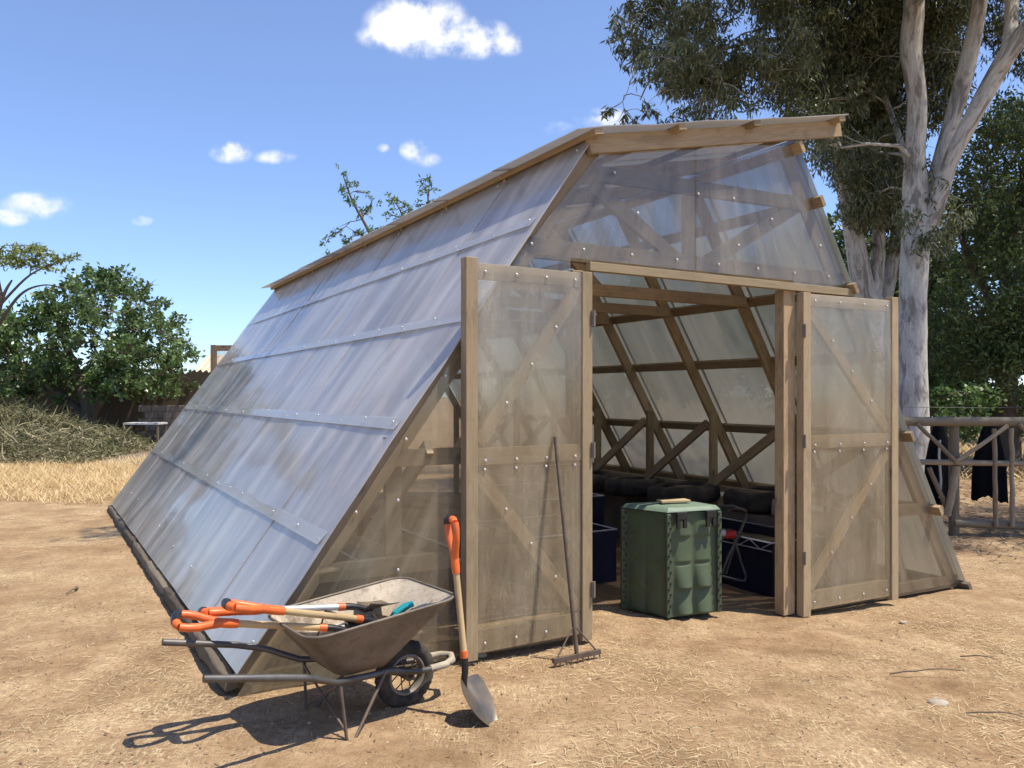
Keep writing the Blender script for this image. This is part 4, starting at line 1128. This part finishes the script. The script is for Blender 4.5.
# young tree behind the roof ridge
YP = 21
b = at(400, 400, YP); b.z = 0
PL = [([b, at(398, 330, YP), at(385, 270, YP), at(368, 230, YP), at(352, 200, YP), at(342, 172, YP)], [.12, .09, .06, .04, .025, .01]),
      ([at(396, 300, YP), at(408, 250, YP), at(402, 215, YP), at(390, 195, YP)], [.05, .035, .02, .01]),
      ([at(396, 300, YP), at(425, 240, YP), at(428, 200, YP), at(430, 176, YP)], [.05, .035, .02, .01])]
pc = [(341, 170, .14), (346, 186, .13), (352, 182, .14), (343, 192, .16), (350, 198, .15), (364, 192, .1), (354, 203, .12), (372, 203, .16), (360, 210, .18), (366, 214, .14), (336, 233, .16), (326, 243, .14), (348, 240, .18), (358, 236, .2), (372, 232, .18), (382, 228, .16), (392, 198, .14), (399, 200, .13), (397, 210, .2), (406, 206, .12), (410, 213, .15), (402, 218, .16), (388, 215, .12), (421, 181, .12), (428, 178, .13), (432, 190, .14), (424, 192, .13), (430, 202, .12), (438, 200, .1), (417, 205, .1), (333, 256, .2), (345, 256, .2), (360, 250, .25), (378, 245, .25), (395, 236, .22)]
tree('young_tree', b, PL, [at(x, y, YP + rng.uniform(-.5, .5)) for x, y, _ in pc], [r * 1.25 for _, _, r in pc], M['leaf_shrub'], M['bark_dark'], 'thin young tree whose sparse top shows above the roof edge', n_per=420, ln=.12, wd=.024, droop=.2, twig_r=.016)
# overhead eucalyptus bough reaching across (mostly out of frame, throws dappled shade)
# brush heap
def heap():
    n = 26000; P = []; 
    for _ in range(n):
        while True:
            x = rng.uniform(-17, -6.5); y = rng.uniform(18.6, 24.5)
            hx = min(1, max(0, (-9.8 - x) / 4.6)); hy = 1 - ((y - 21.6) / 3.0) ** 2
            if hy > 0 and hx > .03: break
        h = (.06 + 1.25 * hx ** .7) * hy * (1 + .35 * mn.noise((x * .8, y * .8, 0)) + .3 * mn.noise((x * 2.6, y * 2.6, 4)))
        P.append((x, y, max(.02, h * (1 - .35 * rng.random() ** 2))))
    P = np.array(P); D = unit(nr.normal(0, 1, (n, 3)) * np.array([1, 1, .55])) * (nr.uniform(.35, 1, (n, 1)) ** 3) * (.35 + .6 * np.clip((-9.8 - P[:, 0:1]) / 4.6, 0, 1)); W = unit(np.cross(D, nr.normal(0, 1, (n, 3)))) * nr.uniform(.004, .016, (n, 1))
    o = quads_mesh('brush_heap', P, D, W, M['brush'], bend=nr.normal(0, .05, (n, 3)))
    tag(o, 'heap of dry cut brush in front of the fig tree on the left', 'brush', kind='stuff')
    # soil core under it
    m = MB(); m.grid(lambda a, b: (Vector((lerp(-17.5, -6.6, a), lerp(18.8, 24.4, b), (.0 + .95 * max(0, min(1, (.72 - a) * 2.1)) ** .7) * max(0, 1 - ((b - .5) * 2) ** 2) * .8 - .03)), Vector((0, 0, 1))), 30, 14)
    tag(m.build('earth_mound', M['block'], None), kind='structure')
heap()

# ------------------------------------------------------------------ plank shed under the fig, block wall, table, tiled roof house
sh = empty('plank_shed', (at(60, 400, 27).x, 27, 0)); tag(sh, 'dark weathered plank shed in the shade under the fig tree', 'shed')
m = MB()
for k in range(44): m.box((-6 + k * .2, rng.uniform(-.01, .01), -.1), (-2.4 + k * .2, 0, 2.35 + rng.uniform(-.06, .06)), .19, .03, (0, 1, 0))
m.build('wall', M['wood_old'], sh); m = MB(); m.box((-6.2, .8, 2.45), (2.9, .8, 2.45), 2.0, .06); m.build('roof', M['rust'], sh)
m = MB(); m.aabb(-2.45, -2.38, 0, 1.6, 0, 2.0); m.aabb(2.6, 2.67, 0, 1.6, 0, 2.0); m.build('wall', M['wood_old'], sh)
bw = MB(); w0 = at(138, 400, 24.2); 
for r_ in range(7):
    for k in range(11): bw.aabb(w0.x + k * .41 + (r_ % 2) * .2, w0.x + k * .41 + .40 + (r_ % 2) * .2, 24.2, 24.35, r_ * .2 - .1, r_ * .2 + .09)
tag(bw.build('block_wall', M['block'], None, .01), 'low dusty block wall between the fig tree and the greenhouse', 'wall')
tt = empty('table', (at(146, 400, 23.2).x, 23.2, -.15)); tag(tt, 'old white topped table standing in front of the block wall', 'table')
m = MB(); m.aabb(-.5, .5, -.3, .3, .9, .96); m.build('tabletop', M['white'], tt, .01)
for sx in (-1, 1):
    for sy in (-1, 1): m = MB(); m.box((sx * .45, sy * .25, -.1), (sx * .45, sy * .25, .9), .05, .05); m.build('leg', M['wood_old'], tt)
hs = empty('farm_house', (at(214, 400, 40).x, 40, 0)); tag(hs, 'far house with pale corrugated roof just left of the greenhouse', 'house')
m = MB(); m.aabb(-1.1, 5, 0, 5, -.1, 2.1); m.build('wall', M['block'], hs)
m = MB(); m.grid(lambda a, b: (Vector((lerp(-1.4, 5.3, a), lerp(-.5, 3, b), lerp(2.05, 3.75, b) + .045 * math.sin(a * 6.8 * 2 * math.pi / .30))), Vector((0, 0, 1))), 180, 2, None); m.build('roof', plain('roof_tile', (.62, .50, .36), .8), hs)

# twigs and stones on the ground
for k, (px, py, dx, dy, r, lab) in enumerate(((76, 590, .05, -.12, .012, 'curved dark stick lying alone on the dirt left of the greenhouse'), (890, 662, .5, .05, .006, 'long thin dry twig on the dirt right of the doorway'), (960, 640, .22, -.12, .005, 'short dry twig on the dirt below the greenhouse corner'), (965, 702, .3, -.08, .005, 'dry twig lying among the straw near the lower right'))):
    Y = CAMH * 800 / (py - 395); x = (px - 512) / 800 * Y
    m = MB(); pts = [Vector((x + dx * f, Y + dy * f * (1.6 if k == 0 else 1), gz(x, Y) + .015 + .02 * math.sin(f * 3.1) + .008 * mn.noise((f * 5, k, 0)))) + Vector((.03 * math.sin(f * 4), 0, 0)) for f in [i / 7 for i in range(8)]]
    m.tube(pts, [r * (1 - .6 * i / 7) for i in range(8)], 6); tag(m.build('stick', M['wood_old'], None), lab, 'stick')
for k, (px, py, s_, lab) in enumerate(((938, 691, .06, 'flat pale stone in the dirt at the lower right'), (903, 605, .03, 'small pale stone at the foot of the right door'), (480, 657, .045, 'pale stone at the foot of the left door beside the shovel'))):
    Y = CAMH * 800 / (py - 395); x = (px - 512) / 800 * Y
    m = MB(); m.grid(lambda a, b: (Vector((math.cos(b * 6.283) * math.sin(a * 3.1416) * s_, math.sin(b * 6.283) * math.sin(a * 3.1416) * s_ * .7, math.cos(a * 3.1416) * s_ * .4)) * (1 + .2 * mn.noise((a * 4, math.cos(b * 6.283) * 2, k))), Vector((0, 0, 1))), 8, 12)
    o = m.build('stone', M['stone'], None); o.location = (x, Y, gz(x, Y) + .008); tag(o, lab, 'stone')

# ------------------------------------------------------------------ LIGHT + SKY
EL, AZ = 67, 103            # sun elevation, direction it stands in: 90 = +X
sd = bpy.data.lights.new('sun', 'SUN'); sd.energy = 5.0; sd.angle = R(.53); sd.color = (1, .93, .80)
so = bpy.data.objects.new('sun', sd); link(so)
sunv = Vector((math.sin(R(AZ)) * math.cos(R(EL)), math.cos(R(AZ)) * math.cos(R(EL)), math.sin(R(EL))))
so.rotation_euler = sunv.to_track_quat('Z', 'Y').to_euler()
wd = bpy.data.worlds.new('World'); sc.world = wd; wd.use_nodes = True
t = NT.__new__(NT); t.m = wd; t.t = wd.node_tree; t.t.nodes.clear()
out = t.n('ShaderNodeOutputWorld'); bg = t.n('ShaderNodeBackground'); t.l(bg.outputs[0], out.inputs[0])
sky = t.n('ShaderNodeTexSky'); sky.sky_type = 'NISHITA'; sky.sun_disc = False; sky.sun_elevation = R(EL); sky.sun_rotation = R(AZ)
sky.altitude = 500; sky.air_density = 1.0; sky.dust_density = .35; sky.ozone_density = 2.0
SKYS = .14
tc = t.n('ShaderNodeTexCoord'); sp = t.n('ShaderNodeSeparateXYZ'); t.l(tc.outputs['Generated'], sp.inputs[0])
yy = t.math('MAXIMUM', sp.outputs[1], .05); gx = t.math('DIVIDE', sp.outputs[0], yy); gy = t.math('DIVIDE', sp.outputs[2], yy)
nz = t.n('ShaderNodeTexNoise'); nz.inputs['Scale'].default_value = 20; nz.inputs['Detail'].default_value = 9; nz.inputs['Roughness'].default_value = .62
t.l(tc.outputs['Generated'], nz.inputs['Vector'])
nz2 = t.n('ShaderNodeTexNoise'); nz2.inputs['Scale'].default_value = 55; nz2.inputs['Detail'].default_value = 6; t.l(tc.outputs['Generated'], nz2.inputs['Vector'])
acc = None
for px, py, rx, ry, k in ((418, 26, 62, 38, 1), (470, 38, 50, 25, 1), (506, 44, 24, 15, .9), (385, 36, 34, 18, .8), (231, 152, 26, 14, .8), (275, 157, 26, 9, .5), (35, 206, 44, 17, .72), (8, 217, 30, 12, .75), (142, 221, 14, 7, .5), (414, 150, 17, 14, .75), (383, 148, 8, 6, .6), (425, 160, 20, 10, .45), (602, 118, 34, 13, .72), (560, 128, 26, 9, .45)):
    cx, cy = (px - 512) / 800, (395 - py) / 800
    a = t.math('DIVIDE', t.math('SUBTRACT', gx, cx), rx / 800); b_ = t.math('DIVIDE', t.math('SUBTRACT', gy, cy), ry / 800)
    d = t.math('ADD', t.math('MULTIPLY', a, a), t.math('MULTIPLY', b_, b_))
    e_ = t.math('MULTIPLY', t.math('SUBTRACT', 1, d, clamp=True), k)
    acc = e_ if acc is None else t.math('MAXIMUM', acc, e_)
fz_ = t.math('ADD', t.math('MULTIPLY', t.math('SUBTRACT', nz.outputs[0], .5), 3.4), t.math('MULTIPLY', t.math('SUBTRACT', nz2.outputs[0], .5), 1.3))
dens = t.math('ADD', acc, t.math('MULTIPLY', fz_, t.math('MULTIPLY', acc, 1.6, clamp=True)))
mr = t.n('ShaderNodeMapRange'); mr.interpolation_type = 'SMOOTHSTEP'; mr.inputs['From Min'].default_value = .06; mr.inputs['From Max'].default_value = 1.05
t.l(dens, mr.inputs['Value'])
front = t.math('GREATER_THAN', sp.outputs[1], .05)
cf = t.math('MULTIPLY', mr.outputs[0], front)
skyc = t.mix(1.0, sky.outputs[0], (1.02, .98, 1.08), 'MULTIPLY')
hs = t.n('ShaderNodeHueSaturation'); hs.inputs['Saturation'].default_value = 1.02; hs.inputs['Value'].default_value = 1.1; t.l(skyc, hs.inputs['Color']); skyc = hs.outputs[0]
hz = t.ramp(sp.outputs[2], [(0, (.70, .86, 1.0)), (.12, (.80, .91, 1.02)), (.4, (1, 1, 1))])
skyc = t.mix(1.0, skyc, hz, 'MULTIPLY')
cloudc = t.mix(cf, skyc, (6.3, 6.35, 6.5))
t.l(cloudc, bg.inputs[0]); bg.inputs[1].default_value = SKYS

sc.view_settings.view_transform = 'Standard'; sc.view_settings.look = 'None'; sc.view_settings.exposure = 0.38; sc.view_settings.gamma = 1
sc.render.engine = 'CYCLES'
cy = sc.cycles
cy.max_bounces = 8; cy.diffuse_bounces = 4; cy.glossy_bounces = 4; cy.transmission_bounces = 6; cy.transparent_max_bounces = 16
cy.caustics_reflective = False; cy.caustics_refractive = False; cy.use_denoising = True
cy.sample_clamp_indirect = 6
bpy.context.view_layer.update()
